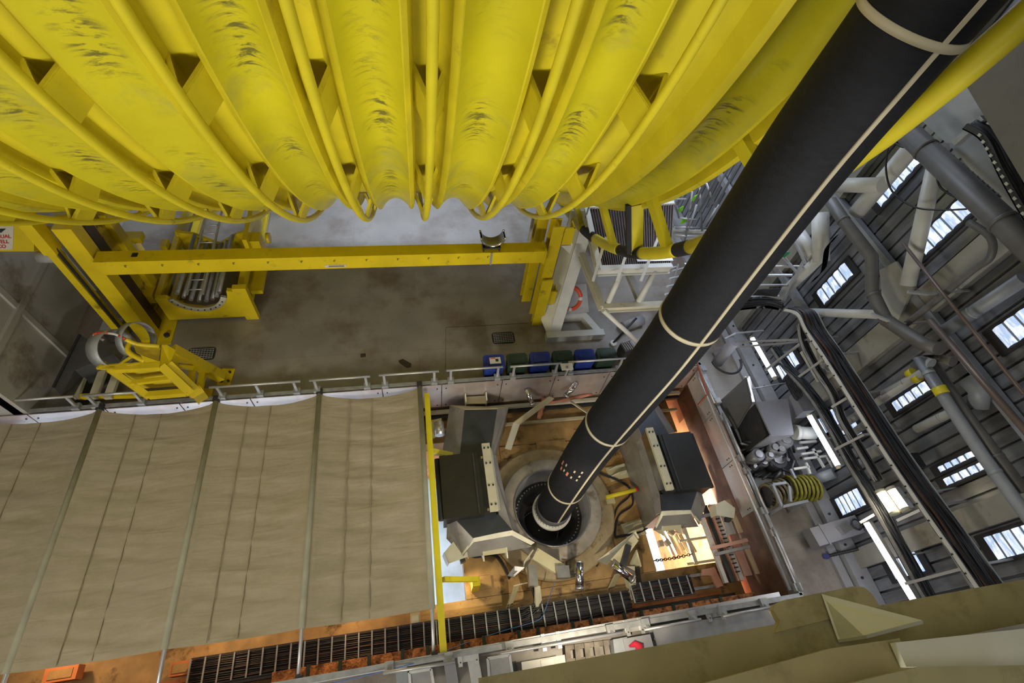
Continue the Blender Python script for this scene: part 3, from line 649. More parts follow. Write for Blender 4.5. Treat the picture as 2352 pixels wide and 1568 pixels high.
# lower arm assembly (left)
T = thing('instrument_stand', Z(1235, 1320, -1.5), 'cream box section arm with a grey junction box and cables, below the hub', 'bracket')
a, b = Z(1228, 1272, -.5), Z(1290, 1310, -.5)
part(T, 'arm', M().bar(a, b, .28, .16), CREAM); part(T, 'junction_box', M().box(Z(1292, 1314, -.4), (.3, .26, .2), -.1), STEEL, bevel=.01)
part(T, 'sensor_box', M().box(Z(1223, 1322, -.5), (.2, .45, .22), -.08), STEEL, bevel=.01)
part(T, 'leg', M().prism([Z(1229, 1345, -.7), Z(1241, 1345, -.7), Z(1248, 1405, -1.2), Z(1232, 1424, -1.2), Z(1226, 1412, -1.2)], .25), CREAMW)
part(T, 'stay', M().bar(Z(1310, 1315, -.4), Z(1322, 1318, -.4), .03, .03), DARKM)
part(T, 'wing', M().plate([Z(1165, 1322, -.5), Z(1182, 1300, -.5), Z(1205, 1303, -.5), Z(1180, 1325, -.6)], .04), STEEL)
part(T, 'arm', M().plate([Z(1205, 1290, -.5), Z(1225, 1262, -.5), Z(1218, 1288, -.8), Z(1200, 1310, -.8)], .03), CREAMW)
cb = []
for k in range(5):
    o_ = k * .045; pts = smooth_path([Z(1214 + k * 2, 1300, -.62), Z(1222 + k * 3, 1350, -.9), V(Z(1226, 1385, -1).x + o_, Z(1226, 1385, -1).y, -1.0), V(Z(1200, 1410, -1).x + o_, 1.52 - .03 * k, -1.05), V(Z(1150, 1415, -1).x, 1.5 - .05 * k, -1.08)], 5)
    part(T, 'cable', M().tube(pts, .02, 8), CABLE)
bent('bent_bracket', [Z(1160, 1405, -1.5), Z(1180, 1345, -.9), Z(1200, 1340, -.9)], (.14, .02, -.1), 'cream lug plate with a white pad left of the camera arm')
T = thing('instrument_stand', Z(1450, 1320, -1.5), 'cream bracket carrying a slanting tube, right below the hub', 'bracket')
part(T, 'wing', M().plate([Z(1460, 1220, -.3), Z(1468, 1235, -.3), Z(1395, 1296, -.5), Z(1370, 1288, -1.0), Z(1400, 1268, -1.0)], .03), CREAMW)
part(T, 'arm', M().plate([Z(1455, 1227, -.3), Z(1466, 1242, -.3), Z(1425, 1298, -.4), Z(1402, 1285, -.4)], .06), CREAM)
part(T, 'sensor_box', M().box(Z(1437, 1275, -.25), (.13, .5, .14), -.55), DARKM)
part(T, 'leg', M().prism([Z(1438, 1300, -.5), Z(1458, 1300, -.5), Z(1462, 1352, -1.1), Z(1470, 1375, -1.25), Z(1452, 1377, -1.25), Z(1440, 1330, -.9)], .2), CREAMW)
part(T, 'side_plate', M().plate([Z(1447, 1295, -.5), Z(1462, 1262, -.5), Z(1473, 1300, -.7), Z(1460, 1305, -.8)], .03), CREAM)
for k in range(4):
    pts = smooth_path([Z(1455 + 4 * k, 1300, -.7), Z(1460 + 4 * k, 1335, -.95), Z(1478 + 3 * k, 1362 - 3 * k, -1.0), Z(1500, 1372 - 5 * k, -1.02)], 5); part(T, 'cable', M().tube(pts, .02, 8), CABLE)
bent('bent_bracket', [Z(1395, 1355, -1.5), Z(1412, 1320, -1.1)], (.18, .03, -.05), 'dull cream foot plate left of the slanting tube')
# cable ladders
def ladder(name, a, b, w_, rung, label, m=GALV, mc=CABLE, cabs=7, rail=.06, sag=0, grp=None, cz_=-.02, blk=True, cat='cable tray', up=(0, 0, 1)):
    a, b = Vector(a), Vector(b); d = (b - a).normalized(); s = d.cross(Vector(up)).normalized(); n = s.cross(d); T = thing(name, (a + b) / 2, label, cat, grp)
    for sg in (-1, 1): part(T, 'side_rail', M().bar(a + s * sg * w_ / 2, b + s * sg * w_ / 2, .025, rail, up), m)
    L_ = (b - a).length; k = 0
    while k * rung < L_:
        c_ = a + d * (k * rung); part(T, 'rung', M().bar(c_ - s * w_ / 2 + n * .03, c_ + s * w_ / 2 + n * .03, .03, .025, up), GALV); k += 1
    if blk: part(T, 'base_sheet', M().bar(a - n * .06, b - n * .06, w_ * .95, .01, up), BLK)  # added black sheet, darkens the gaps between rungs and cables
    for j in range(cabs):
        t = (j + .5) / cabs - .5; rr = .012 + .012 * random.random(); pts = []
        for i in range(13): q = a.lerp(b, i / 12) + s * (t * (w_ - .06) + .01 * math.sin(i * 1.7 + j)) + n * (cz_ + rr + .006 * math.sin(i + j * 2)); pts.append(q)
        part(T, 'cable', M().tube(pts, rr, 6), CABR if j % 4 == 3 else mc)
    return T
ladder('cable_ladder', (-5.0, 1.36, -1.0), (1.9, 1.36, -1.0), .5, .28, 'long rusty cable ladder full of dark cables below the canopy and the left clamp', cabs=13, m=DARKM)
ladder('cable_ladder', (1.95, 1.36, -1.02), (4.7, 1.36, -1.02), .5, .28, 'nearly empty black cable ladder below the hub', cabs=4, m=DARKM)
ladder('cable_ladder', (4.75, 1.52, -.98), (6.35, 1.52, -.98), .42, .25, 'short end of cable ladder full of black cables below the right pool opening', cabs=12, m=DARKM)
for (x0, x1, yy, zz, w_, hh, mm) in ((-9, 7.6, 1.16, -1.45, .14, .12, DARKM), (-9, 7.6, 1.08, -1.25, .05, .16, PIPEG), (-9, 7.3, 1.3, -1.55, .08, .06, ORANGE), (-9.3, 8, 6.82, -1.15, .12, .08, DARKM), (-9.3, 8, 6.88, -1.0, .1, .1, CREAMW), (-9, 8, 6.55, -1.5, .08, .08, CREAM)):
    solo('service_channel', M().box(((x0 + x1) / 2, yy, zz), (x1 - x0, w_, hh)), mm, {(1.16, DARKM): 'dark channel along the front foot of the pool', (1.08, PIPEG): 'thin grey channel on the front wall of the pool', (1.3, ORANGE): 'rusty orange channel under the cable ladders', (6.82, DARKM): 'dark slotted channel behind the hub platform', (6.88, CREAMW): 'pale channel under the back splash panels', (6.55, CREAM): 'cream bar across the platform behind the hub'}[(yy, mm)], 'channel')
for i, (px, py, w_, col, lab) in enumerate(((420, 1535, .4, ORANGE, 'orange open steel box under the canopy front edge, left end of the cables'), (148, 1548, .6, ORANGE, 'pale orange steel box at the bottom left below the canopy'), (954, 1423, .22, CREAM, 'small cream block on the ochre ledge beside the canopy corner'))):
    p = Z(px, py, -1.3); T = thing('steel_box', p, lab, 'box')
    part(T, 'frame', M().box(p + V(0, 0, .02), (w_, .26, .24)), col, bevel=.02); part(T, 'recess', M().box(p + V(0, 0, .145), (w_ * .72, .16, .02)), OCHRE if i < 2 else CREAMW)
# brick-like orange insulation strip with green straps along the front
T = thing('insulation_strip', (2, .98, -.75), 'crumbling orange insulation strip with dark green straps along the front wall of the pool', 'insulation')
INS = mat('orange_insulation', (.55, .22, .08), .9, var=.5, scale=9, dirt=(.12, .05, .02), dscale=7, dth=.5, bump=1, bscale=18)
part(T, 'lagging', M().box((2.2, .98, -.8), (11, .26, .2)), INS)
for k in range(16): part(T, 'strap', M().box((-2.6 + k * .62 + .1 * math.sin(k * 3), .98, -.79), (.07, .3, .25)), GREEN)
# right-hand pit equipment beside the bright opening
T = thing('switch_rack', (7.6, 2.3, -1.5), 'rack of pink and white perforated steel channels in the right corner of the pool', 'rack')
RPK = mat('pink_primer', (.6, .33, .26), .55, var=.15); RWH = mat('white_channel', (.62, .6, .58), .45, var=.1)
for k, (px, w_, m_) in enumerate(((0, .1, RWH), (.2, .12, DARKM), (.33, .05, RPK), (.45, .12, RWH))):
    part(T, 'channel', M().box((7.1 + px, 2.35, -.75 - .03 * (k % 2)), (w_, 1.9, .1)), m_)
part(T, 'flat_panel', M().box((7.72, 2.85, -.7), (.22, .75, .05)), PWH); part(T, 'flat_panel', M().box((7.72, 1.85, -.7), (.22, .75, .05)), RPK, label='pink flat panel')
part(T, 'cross_bar', M().bar((6.95, 3.0, -.6), (7.95, 3.0, -.5), .07, .07), GALV); part(T, 'cross_bar', M().bar((6.95, 2.2, -.6), (7.95, 2.25, -.5), .08, .07), RPK); part(T, 'cross_bar', M().bar((7.0, 2.05, -.62), (7.95, 2.1, -.52), .07, .07), GALV)
for k in range(14): part(T, 'slat', M().box((7.48, 1.6 + k * .1, -.68), (.1, .03, .05)), DARKM)
for y0 in (2.5, 1.5): solo('timber_board', M().box((7.93, y0 + .4, -.62), (.12, .86, .05)), mat('plywood_board', (.6, .45, .28), .7, var=.15) if y0 > 2 else bpy.data.materials['plywood_board'], 'pale board standing along the right edge of the pool, %s one' % ('the upper' if y0 > 2 else 'the lower'), 'board', 'boards at the right edge of the pool')
solo('hook_plate', M().plate([Z(1612, 1308, -1.2), Z(1640, 1303, -1.2), Z(1660, 1345, -1.2), Z(1647, 1350, -1.2), Z(1632, 1322, -1.2), Z(1612, 1322, -1.2)], .08), RPK, 'pink hook shaped steel plate beside the right end of the cable ladder', 'bracket')
for zz, px in ((-1.35, 0), (-1.4, .3)): solo('channel_bar', M().bar((6.3, 1.75 - px, zz), (7.25, 1.75 - px, zz), .07, .07), GALV, 'short galvanised bar right of the cables, %s one' % ('upper' if px == 0 else 'lower'), 'bar', 'short bars right of the cable ladder')
# machinery on the bright shaft wall
T = thing('valve_block', (7.2, 3.6, -2.4), 'bright lit cluster of pipes and valves below the right clamp', 'machinery')
MET = mat('lit_machinery', (.6, .55, .42), .4, metal=.3, var=.25)
for i in range(5): part(T, 'pipe', M().cyl((6.35 + .16 * i, 3.5 - .05 * i, -1.9), (6.6 + .16 * i, 2.3 + .1 * (i % 3), -2.0), .05, 10), MET)
for i in range(7): part(T, 'valve', M().box((6.2 + .2 * (i % 4), 2.7 + .32 * (i // 2) * .8, -1.75), (.12, .16, .14), i * .4), MET, bevel=.01)
for y in (3.3, 2.7, 2.1): part(T, 'support', M().box((7.35, y, -1.75), (1.2, .06, .06)), CREAMW)
part(T, 'tank', M().cyl((6.7, 3.3, -2.3), (6.9, 2.4, -2.3), .2, 20), CREAMW)
part(T, 'support', M().box((7.0, 3.0, -1.72), (.1, 1.9, .08)), CREAMW)
# chain
T = thing('rusty_chain', Z(1560, 1285, -1.5), 'rusty chain hanging slack across the bright right opening', 'chain')
a, b = Z(1503, 1287, -1.45), Z(1590, 1272, -1.45)
n = 17
for k in range(n):
    t = (k + .5) / n; c_ = a.lerp(b, t) + V(0, 0, -.12 * math.sin(PI * t)); d = (b - a).normalized(); sd = V(-d.y, d.x, 0) if k % 2 else V(0, 0, 1); R = .03
    pts = [c_ + d * (.045 * math.cos(u)) + sd * (R * math.sin(u)) for u in [2 * PI * i / 10 for i in range(10)]]; part(T, 'link', M().tube(pts, .011, 6, closed=True), mat('rusty_iron', (.09, .05, .035), .7, var=.4) if k == 0 else bpy.data.materials['rusty_iron'])
# cable loops and padeyes on the platform right of the hub
T = thing('padeye', Z(1415, 1085, -1.6), 'cream padeye plate on the platform, back right of the hub', 'padeye', 'padeyes right of the hub')
for k, (px, py) in enumerate(((1418, 1085), (1455, 1215))):
    p = Z(px, py, -1.56); T = T if k == 0 else thing('padeye', p, 'cream padeye plate on the platform, front right of the hub', 'padeye', 'padeyes right of the hub')
    part(T, 'base', M().box(p, (.6, .42, .05), .15), CREAM, bevel=.02)
    for s in (-.1, .1): part(T, 'lug', M().plate([p + V(-.25, s, 0), p + V(.25, s + .05, 0), p + V(.2, s + .05, .22), p + V(-.05, s, .25)], .04), CREAMW)
for i, (pts, w_) in enumerate((([(1360, 1060), (1375, 1085), (1410, 1100), (1442, 1118), (1445, 1140), (1415, 1170), (1400, 1240), (1380, 1290)], 'sweeping round the right side of the hub from the hose'), ([(1398, 1130), (1402, 1180), (1392, 1250), (1370, 1300)], 'curving past the right of the hub to the front'), ([(1448, 1125), (1452, 1160), (1420, 1185), (1412, 1230), (1425, 1232), (1470, 1222), (1505, 1200)], 'leading to the right clamp arm'), ([(1062, 1268), (1090, 1280), (1130, 1275), (1150, 1290), (1170, 1330)], 'leading from the left hood to the camera arm'))):
    for j in range(2):
        solo('deck_cable', M().tube([q + V(.03 * j, .03 * j, 0) for q in smooth_path([Z(*p, -1.53) for p in pts], 5)], .02, 8), CABLE, 'platform cable ' + w_ + (', outer' if j else ', inner'), 'cable')
T = thing('yellow_lever', Z(1425, 1133, -1.4), 'yellow tube lever with a red tip beside the right of the hub', 'lever')
a, b = Z(1392, 1142, -1.3), Z(1460, 1124, -1.1); part(T, 'tube', M().cyl(a, b, .06, 14), Y); part(T, 'tip', M().cyl(b, b + (b - a).normalized() * .06, .065, 14), REDC); part(T, 'base', M().box(Z(1400, 1150, -1.5), (.25, .2, .2)), CREAM)
for i, (pts, ww) in enumerate((([(1250, 915), (1245, 935), (1238, 960)], .07), ([(1262, 925), (1300, 918), (1360, 905)], .05))):
    solo('faded_rag', M().tube(smooth_path([Z(*p, -.75) for p in pts], 4), [ww * (.7 + .5 * math.sin(k * 1.9) ** 2) for k in range(4 * (len(pts) - 1) + 1)], 7), CLOTHR, ['crumpled faded red rag hanging behind the hub', 'thin faded red sling lying along the back of the pool'][i], 'cloth')
solo('blue_line', M().tube(smooth_path([Z(1275, 1335, -.7), Z(1262, 1370, -.9), Z(1252, 1400, -.9), Z(1235, 1424, -1), Z(1150, 1450, -.9), Z(1060, 1480, -.6), Z(960, 1520, .35), Z(800, 1560, .4), Z(700, 1580, .4)], 6), .009, 6), mat('blue_line', (.08, .2, .5), .5), 'thin blue line trailing from the junction box to the front rail', 'rope')
spot('work_and_fill_light', (5.25, 3.1, -2.25), (8.2, 3.0, -3.4), 3600, (1, .88, .7), 120)
spot('work_and_fill_light', (3.0, .3, 2.6), (3.3, 4.0, -1.5), 400, (1, .86, .62), 110)  # added warm fill that brightens the hub and clamps
spot('work_and_fill_light', (.5, 2.6, -1.0), (1.2, 1.0, -1.6), 60, (1, .75, .4), 140)
for x in (-7.5, -4.5, -1.8): spot('work_and_fill_light', (x, 2.4, -.4), (x, .9, -1.3), 70, (1, .6, .28), 150)
# ================================================================ GANTRY
T = thing('gantry_frame', (-1.8, 9.3, 0), 'yellow portal frame of deep box beams standing on the deck under the grooved wheel', 'frame')
part(T, 'cross_beam', M().box((-1.75, 9.17, 3.0), (10.25, .34, .4)), YD, bevel=.012)
part(T, 'cross_beam_end', M().box((3.33, 9.17, 3.0), (.04, .4, .46)), YD)
# marks along the beam: short stroke numbers and a small plate
mk2 = M()
for k in range(12):
    x = -6.3 + k * .74; mk2.box((x, 8.995, 3.06), (.03, .01, .05)); mk2.box((x + .02, 8.995, 3.09), (.05, .01, .012))
part(T, 'beam_marks', mk2, mat('mark_dark', (.2, .15, .01), .6)); part(T, 'name_plate', M().box((-1.85, 8.99, 2.9), (.5, .015, .07)), SIGNW, label='small white plate on the beam'); 
part(T, 'plate_lettering', M().box((-1.83, 8.98, 2.9), (.36, .006, .028)), PIPEG, sub=T.children[-1])
part(T, 'dark_stencil', M().box((-6.1, 9.2, 3.205), (.12, .12, .006)), BLK)
def ivert(x, y, w_, h_, z0, z1, n='post', fl=None):
    part(T, n, M().ibeam((x, y, z0), (x, y, z1), w_, h_, .035, fl or (0, 1, 0)), YD)
# left pair: front box post, rear box post, dark web between
part(T, 'post', M().box((-7.1, 9.33, 2.0), (.36, .34, 4.0)), YD); part(T, 'post', M().box((-7.08, 10.45, 1.7), (.36, .3, 3.4)), YD)
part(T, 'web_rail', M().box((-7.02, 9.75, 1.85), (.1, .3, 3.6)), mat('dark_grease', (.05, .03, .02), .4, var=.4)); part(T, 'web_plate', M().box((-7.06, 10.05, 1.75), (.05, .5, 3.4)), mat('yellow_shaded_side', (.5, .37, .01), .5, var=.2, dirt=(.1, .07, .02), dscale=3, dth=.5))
part(T, 'base_plate', M().box((-6.95, 9.85, .02), (.75, 1.55, .04)), YD)
for y in (9.35, 10.0): part(T, 'bolt', M().cyl((-6.72, y, .04), (-6.72, y, .1), .07, 12), DARKM)
part(T, 'side_channel', M().box((-7.55, 9.15, 1.75), (.16, .22, 3.5)), YD)
part(T, 'cable', M().tube(smooth_path([(-7.42, 9.1, 3.6), (-7.4, 9.05, 3.4), (-7.4, 9.05, 2.5), (-7.42, 9.05, .4)], 5), .035, 8), CABLE)
part(T, 'motor_box', M().box((-7.75, 9.3, .45), (.45, .4, .5)), GREYP, bevel=.03); part(T, 'motor', M().cyl((-7.95, 9.2, 3.2), (-7.5, 9.2, 3.2), .13, 18), GREYP)
part(T, 'top_block', M().box((-7.5, 9.1, 3.95), (.24, .3, .95)), YD, bevel=.03)
part(T, 'top_brace', M().bar((-7.1, 9.3, 3.9), (-7.9, 10.6, 3.3), .25, .2), YD)
# right pair: open channels with end plates
ivert(3.62, 9.4, .3, .34, 0, 3.8); ivert(3.45, 10.2, .3, .3, 0, 3.4)
for z in (1.05, 3.45):
    b_ = part(T, 'bracket_box', M().box((3.93, 9.28, z), (.26, .05, .55)), YD); part(T, 'web_plate', M().box((4.05, 9.4, z), (.03, .3, .55)), YD, sub=b_)
    part(T, 'seat_plate', M().prism([(3.8, 9.25, z - .3), (4.12, 9.25, z - .3), (4.1, 9.25, z - .6)], (0, .3, 0)), WHITE, sub=b_)
part(T, 'post', M().box((3.62, 9.1, 1.0), (.32, .05, 2.0)), YD)
# sign on the left arm
SN = V(0, -1, 1).normalized(); SP = V(-8.2, 9.1, 3.5)
def S(px, py, off=0): return on(px, py, SP + SN * off, SN)
part(T, 'sloping_arm', M().prism([S(-60, 515), S(78, 515), S(78, 577), S(-60, 577)], -SN * .5), YD)
T2 = thing('warning_sign', S(0, 545), 'white warning sign with red lettering on the yellow arm at the left edge', 'sign')
part(T2, 'board', M().prism([S(-60, 517, .012), S(31, 517, .012), S(29, 573, .012), S(-60, 573, .012)], -SN * .01), SIGNW)
def text(parent, s, loc, size, m, rot=(PI / 4, 0, 0), n='lettering', ext=.003):
    cu = bpy.data.curves.new('lettering', 'FONT'); cu.body = s; cu.size = size; cu.align_x = 'RIGHT'; cu.align_y = 'CENTER'; cu.extrude = ext; cu.offset = size * .02
    o = bpy.data.objects.new('tmp', cu); C.objects.link(o); bpy.context.view_layer.update()
    me = bpy.data.meshes.new_from_object(o.evaluated_get(bpy.context.evaluated_depsgraph_get())); bpy.data.objects.remove(o)
    ob = bpy.data.objects.new(n, me); C.objects.link(ob); me.materials.clear(); me.materials.append(m); ob.parent = parent; ob.location = Vector(loc) - parent.location; ob.rotation_euler = rot; return ob
text(T2, 'MANUAL', S(25, 543, .016), .1, SIGNR); text(T2, 'WELL', S(20, 555, .016), .1, SIGNR); text(T2, 'CO', S(14, 566, .016), .1, SIGNR)
part(T2, 'emblem', M().prism([S(-6, 525, .014), S(14, 525, .014), S(2, 535, .014)], SN * .004), DARKM)
# steel saddle on the beam
T = thing('pipe_saddle', (1.95, 9.15, 3.2), 'shiny half-round steel saddle standing on the yellow cross beam', 'saddle')
part(T, 'trough', M().lathe([(.27, -.14), (.27, .14), (.31, .14), (.31, -.14), (.27, -.14)], (1.93, 9.15, 3.72), 26, 'Y', PI + .1, 2 * PI - .1), STEEL)
for y in (-.15, .13): part(T, 'rolled_rim', M().tube(arc((1.93, 9.15 + y, 3.72), .3, PI + .1, 2 * PI - .1, 24, 'XZ'), .022, 8), CHROME)
part(T, 'stand', M().box((1.93, 9.15, 3.33), (.44, .26, .04)), DARKM)
for s in (-.2, .2): part(T, 'leg', M().box((1.93 + s, 9.15, 3.28), (.03, .24, .14)), DARKM)
part(T, 'strap', M().box((1.93, 8.99, 3.0), (.05, .012, .42)), GALV)
# ================================================================ LEFT SIDE
# roller cradle with ladder
def roller_cradle():
    T = thing('roller_cradle', (-5.75, 11, 0), 'yellow steel cradle full of grey rollers on the deck behind the cross beam', 'cradle')
    xl, xr, y0, y1 = -6.75, -4.75, 9.85, 14.4
    for x in (xl, xr): part(T, 'side_frame', M().box((x, (y0 + y1) / 2 + .13, .79), (.15, y1 - y0 - .01, .29)), YD); part(T, 'side_frame', M().box((x, (y0 + y1) / 2 + .14, .15), (.19, y1 - y0, .15)), YD)
    part(T, 'end_plate', M().prism([(xl, y0, .1), (xr, y0, .1), (xr, y0, 1.15), (-4.95, y0, 1.2), (-5.0, y0, .95), (-5.3, y0, .62), (-5.72, y0, .5), (-6.15, y0, .62), (-6.5, y0, 1.0), (xl, y0, 1.0)], (0, .12, 0)), YD)
    part(T, 'flange_arc', M().lathe([(.62, -.05), (.76, -.05), (.76, .0), (.62, .0), (.62, -.05)], (-5.73, y0, 1.22), 24, 'Y', PI + .35, 2 * PI - .3), CREAMW, label='cream half ring with bolt holes')
    b = M(); [b.cyl(V(-5.73 + .69 * math.cos(a), y0 - .055, 1.22 + .69 * math.sin(a)), V(-5.73 + .69 * math.cos(a), y0 - .07, 1.22 + .69 * math.sin(a)), .02, 8) for a in [PI + .45 + k * .235 for k in range(10)]]; part(T, 'bolts', b, DARKM)
    part(T, 'mid_plate', M().prism([(xl, 12.3, .1), (xr, 12.3, .1), (xr, 12.3, 1.1), (-5.1, 12.3, 1.0), (-5.73, 12.3, .6), (-6.3, 12.3, 1.0), (xl, 12.3, 1.1)], (0, .1, 0)), YD)
    for k in range(8):
        a = PI + .4 + k * .33; part(T, 'roller', M().cyl(V(-5.73 + .56 * math.cos(a), y0 + .15, 1.22 + .56 * math.sin(a)), V(-5.73 + .56 * math.cos(a), 12.25, 1.22 + .56 * math.sin(a)), .055, 12), STEEL if k % 2 else GALV)
    part(T, 'corner_post', M().box((-4.62, 9.9, .65), (.34, .16, 1.3)), YD); part(T, 'corner_post', M().box((-4.55, 12.0, .6), (.3, .4, 1.1)), YD); part(T, 'outrigger', M().box((-4.45, 11.0, .5), (.3, 1.2, .14)), YD)
    part(T, 'tall_post', M().box((-4.72, 12.9, .9), (.12, 2.5, .9)), YD); part(T, 'tab', M().box((-6.95, 11.9, .95), (.16, .3, .25)), YD); part(T, 'tab', M().box((-6.98, 10.2, .8), (.2, .4, .3)), YD)
    part(T, 'hand_wheel', M().cyl((-4.3, 12.2, .9), (-4.2, 12.2, .9), .16, 16), YD)
    for k in range(5): part(T, 'hook', M().tube(arc((-4.6, 13.5 + k * .25, 1.5), .14, 0, PI, 8, 'XZ'), .03, 8), YD)
roller_cradle()
T = thing('step_ladder', (-5.7, 11.6, 1.0), 'aluminium ladder lying along the roller cradle', 'ladder')
a, b = V(-5.8, 9.95, 1.0), V(-5.55, 14.6, 1.75)
for s in (-.2, .2): part(T, 'stile', M().bar(a + V(s, 0, 0), b + V(s, 0, 0), .035, .07), ALU)
for k in range(15): part(T, 'rung', M().cyl(a.lerp(b, (k + .5) / 15) - V(.2, 0, 0), a.lerp(b, (k + .5) / 15) + V(.2, 0, 0), .017, 8), ALU)
T = thing('pendant_lamp_stand', (-7.7, 12.0, 0), 'small yellow box lamp on a bent yellow arm left of the roller cradle', 'lamp')
p = Z(308, 545, 1.5); part(T, 'lamp_box', M().box(p, (.42, .28, .18)), YD); part(T, 'arm', M().bar(p - V(-.05, .1, .1), V(p.x + .3, p.y - .5, .5), .14, .14), YD); part(T, 'foot', M().box((p.x + .3, p.y - .55, .27), (.3, .3, .54)), YD)
T = thing('floor_trestle', (-4.1, 10.6, 0), 'short wood and steel chock on the floor right of the roller cradle', 'chock')
a, b = Z(574, 652, .12), Z(567, 695, .12); part(T, 'bar', M().bar(a, b, .09, .12), WOODM); part(T, 'knob', M().cyl((a + b) / 2 + V(0, 0, .05), (a + b) / 2 + V(0, 0, .16), .06, 12), CHROME)
solo('steel_plinth', M().prism([Z(585, 500, .4), Z(590, 545, .4), Z(578, 560, .4), Z(568, 500, .4)], (0, 0, -.4)), STEEL, 'long polished steel box standing against the back right side of the roller cradle', 'box')
# yellow ringed stand
T = thing('ring_stand', (-5.6, 7.8, 0), 'yellow inclined steel stand with grey rings and a red and white handle, behind the canopy', 'stand')
def ZZ(cx_, cy_, z): return Z(200 + cx_ / 6.533, 700 + cy_ / 6.533, z)
TL, TR_, BR, BL = ZZ(330, 960, 1.7), ZZ(1110, 915, 1.7), ZZ(1560, 1335, 1.15), ZZ(940, 1385, 1.1)
part(T, 'front_rail', M().bar(TL, TR_, .17, .14), YD); part(T, 'front_rail', M().bar(TR_, BR, .17, .1), YD); part(T, 'front_rail', M().bar(TL, BL, .14, .1), YD); part(T, 'front_rail', M().bar(BL + (BL - TL) * -.08, BR + (BR - TR_) * -.08, .14, .1), YD)
part(T, 'rung', M().bar(TL.lerp(BL, .5), TR_.lerp(BR, .42), .1, .08), YD); part(T, 'rung', M().bar(BL, BR - V(.1, 0, 0), .08, .08), YD)
part(T, 'back_sheet', M().plate([TL + V(.1, .1, -.3), TR_ + V(0, .1, -.3), TR_.lerp(BR, .5) + V(0, .1, -.4), TL.lerp(BL, .5) + V(.1, .1, -.4)], .03), YD)
hd = ZZ(1180, 620, 1.7); part(T, 'head_box', M().prism([ZZ(1120, 600, 1.75), ZZ(1200, 600, 1.75), ZZ(1330, 680, 1.65), ZZ(1240, 880, 1.65), ZZ(1090, 900, 1.75)], (0, 0, -.3)), YD)
part(T, 'column', M().bar(hd + V(.1, -.05, -.1), ZZ(2020, 1080, .25), .26, .2), YD); part(T, 'column', M().bar(ZZ(1180, 900, 1.6), ZZ(1640, 1340, .9), .26, .2), YD)
part(T, 'column', M().bar(ZZ(1640, 1300, 1.0), V(ZZ(1640, 1300, .5).x, ZZ(1640, 1300, .5).y, 0), .26, .2), YD)
part(T, 'cross_tie', M().bar(ZZ(1580, 960, .9), ZZ(1560, 1200, .9), .12, .1), YD); part(T, 'cross_tie', M().bar(ZZ(1740, 1000, .7), ZZ(1680, 1300, .7), .14, .1), YD); part(T, 'cross_tie', M().bar(ZZ(1320, 920, 1.3), ZZ(1600, 950, 1.1), .08, .08), YD)
fp = ZZ(2090, 1080, .02); part(T, 'foot_plate', M().box(fp, (.32, .5, .04), -.1), YD); fb = M(); [fb.cyl(fp + V(s, t, .02), fp + V(s, t, .07), .03, 8) for s in (-.08, .08) for t in (-.15, .12)]; part(T, 'foot_bolts', fb, DARKM)
part(T, 'foot_plate', M().box(ZZ(1720, 1340, .03), (.5, .3, .06)), YD)
part(T, 'side_sheet', M().plate([ZZ(700, 600, 1.8), ZZ(1110, 620, 1.7), ZZ(1080, 860, 1.55), ZZ(740, 720, 1.7)], .04), YD)
part(T, 'bright_gusset', M().plate([ZZ(800, 750, 1.85), ZZ(1060, 845, 1.8), ZZ(870, 860, 1.8)], .02), YD)
rc = ZZ(370, 660, 1.75)
def ringpart(c_, r, wd, axis, n):
    ax = Vector(axis).normalized(); q = ax.to_track_quat('Z', 'Y').to_matrix(); mb = M(); mb.lathe([(r, -wd / 2), (r + .02, -wd / 2), (r + .02, wd / 2), (r, wd / 2), (r, -wd / 2)], (0, 0, 0), 40)
    for v in mb.bm.verts: v.co = c_ + q @ v.co
    part(T, n, mb, GALV)
ringpart(rc, .42, .34, (.9, -.25, .35), 'grey_ring'); ringpart(rc + V(.45, .22, .0), .4, .2, (.9, -.25, .35), 'grey_ring')
hh_ = smooth_path([ZZ(250, 530, 2.0), ZZ(110, 460, 2.1), ZZ(160, 425, 2.15), ZZ(400, 435, 2.15), ZZ(580, 515, 2.05)], 6)
for k in range(6): part(T, 'handle', M().tube(hh_[k * 4:k * 4 + 5], .028, 8), ORNG if k in (2, 3, 5) else WHITE, label='red or white band of the curved handle')
part(T, 'yellow_arc', M().tube(smooth_path([ZZ(580, 515, 2.05), ZZ(760, 590, 1.9), ZZ(1090, 620, 1.75)], 4), .05, 8), YD); part(T, 'yellow_arc', M().tube(smooth_path([ZZ(640, 570, 1.9), ZZ(605, 660, 1.9), ZZ(660, 740, 1.85), ZZ(870, 850, 1.75)], 5), .055, 8), YD)
for a, b in (((690, 760), (400, 960)), ((400, 960), (150, 950)), ((150, 950), (290, 860)), ((600, 900), (870, 870)), ((200, 925), (560, 905))): part(T, 'strut', M().bar(ZZ(*a, 1.78), ZZ(*b, 1.74), .045, .045), YD)
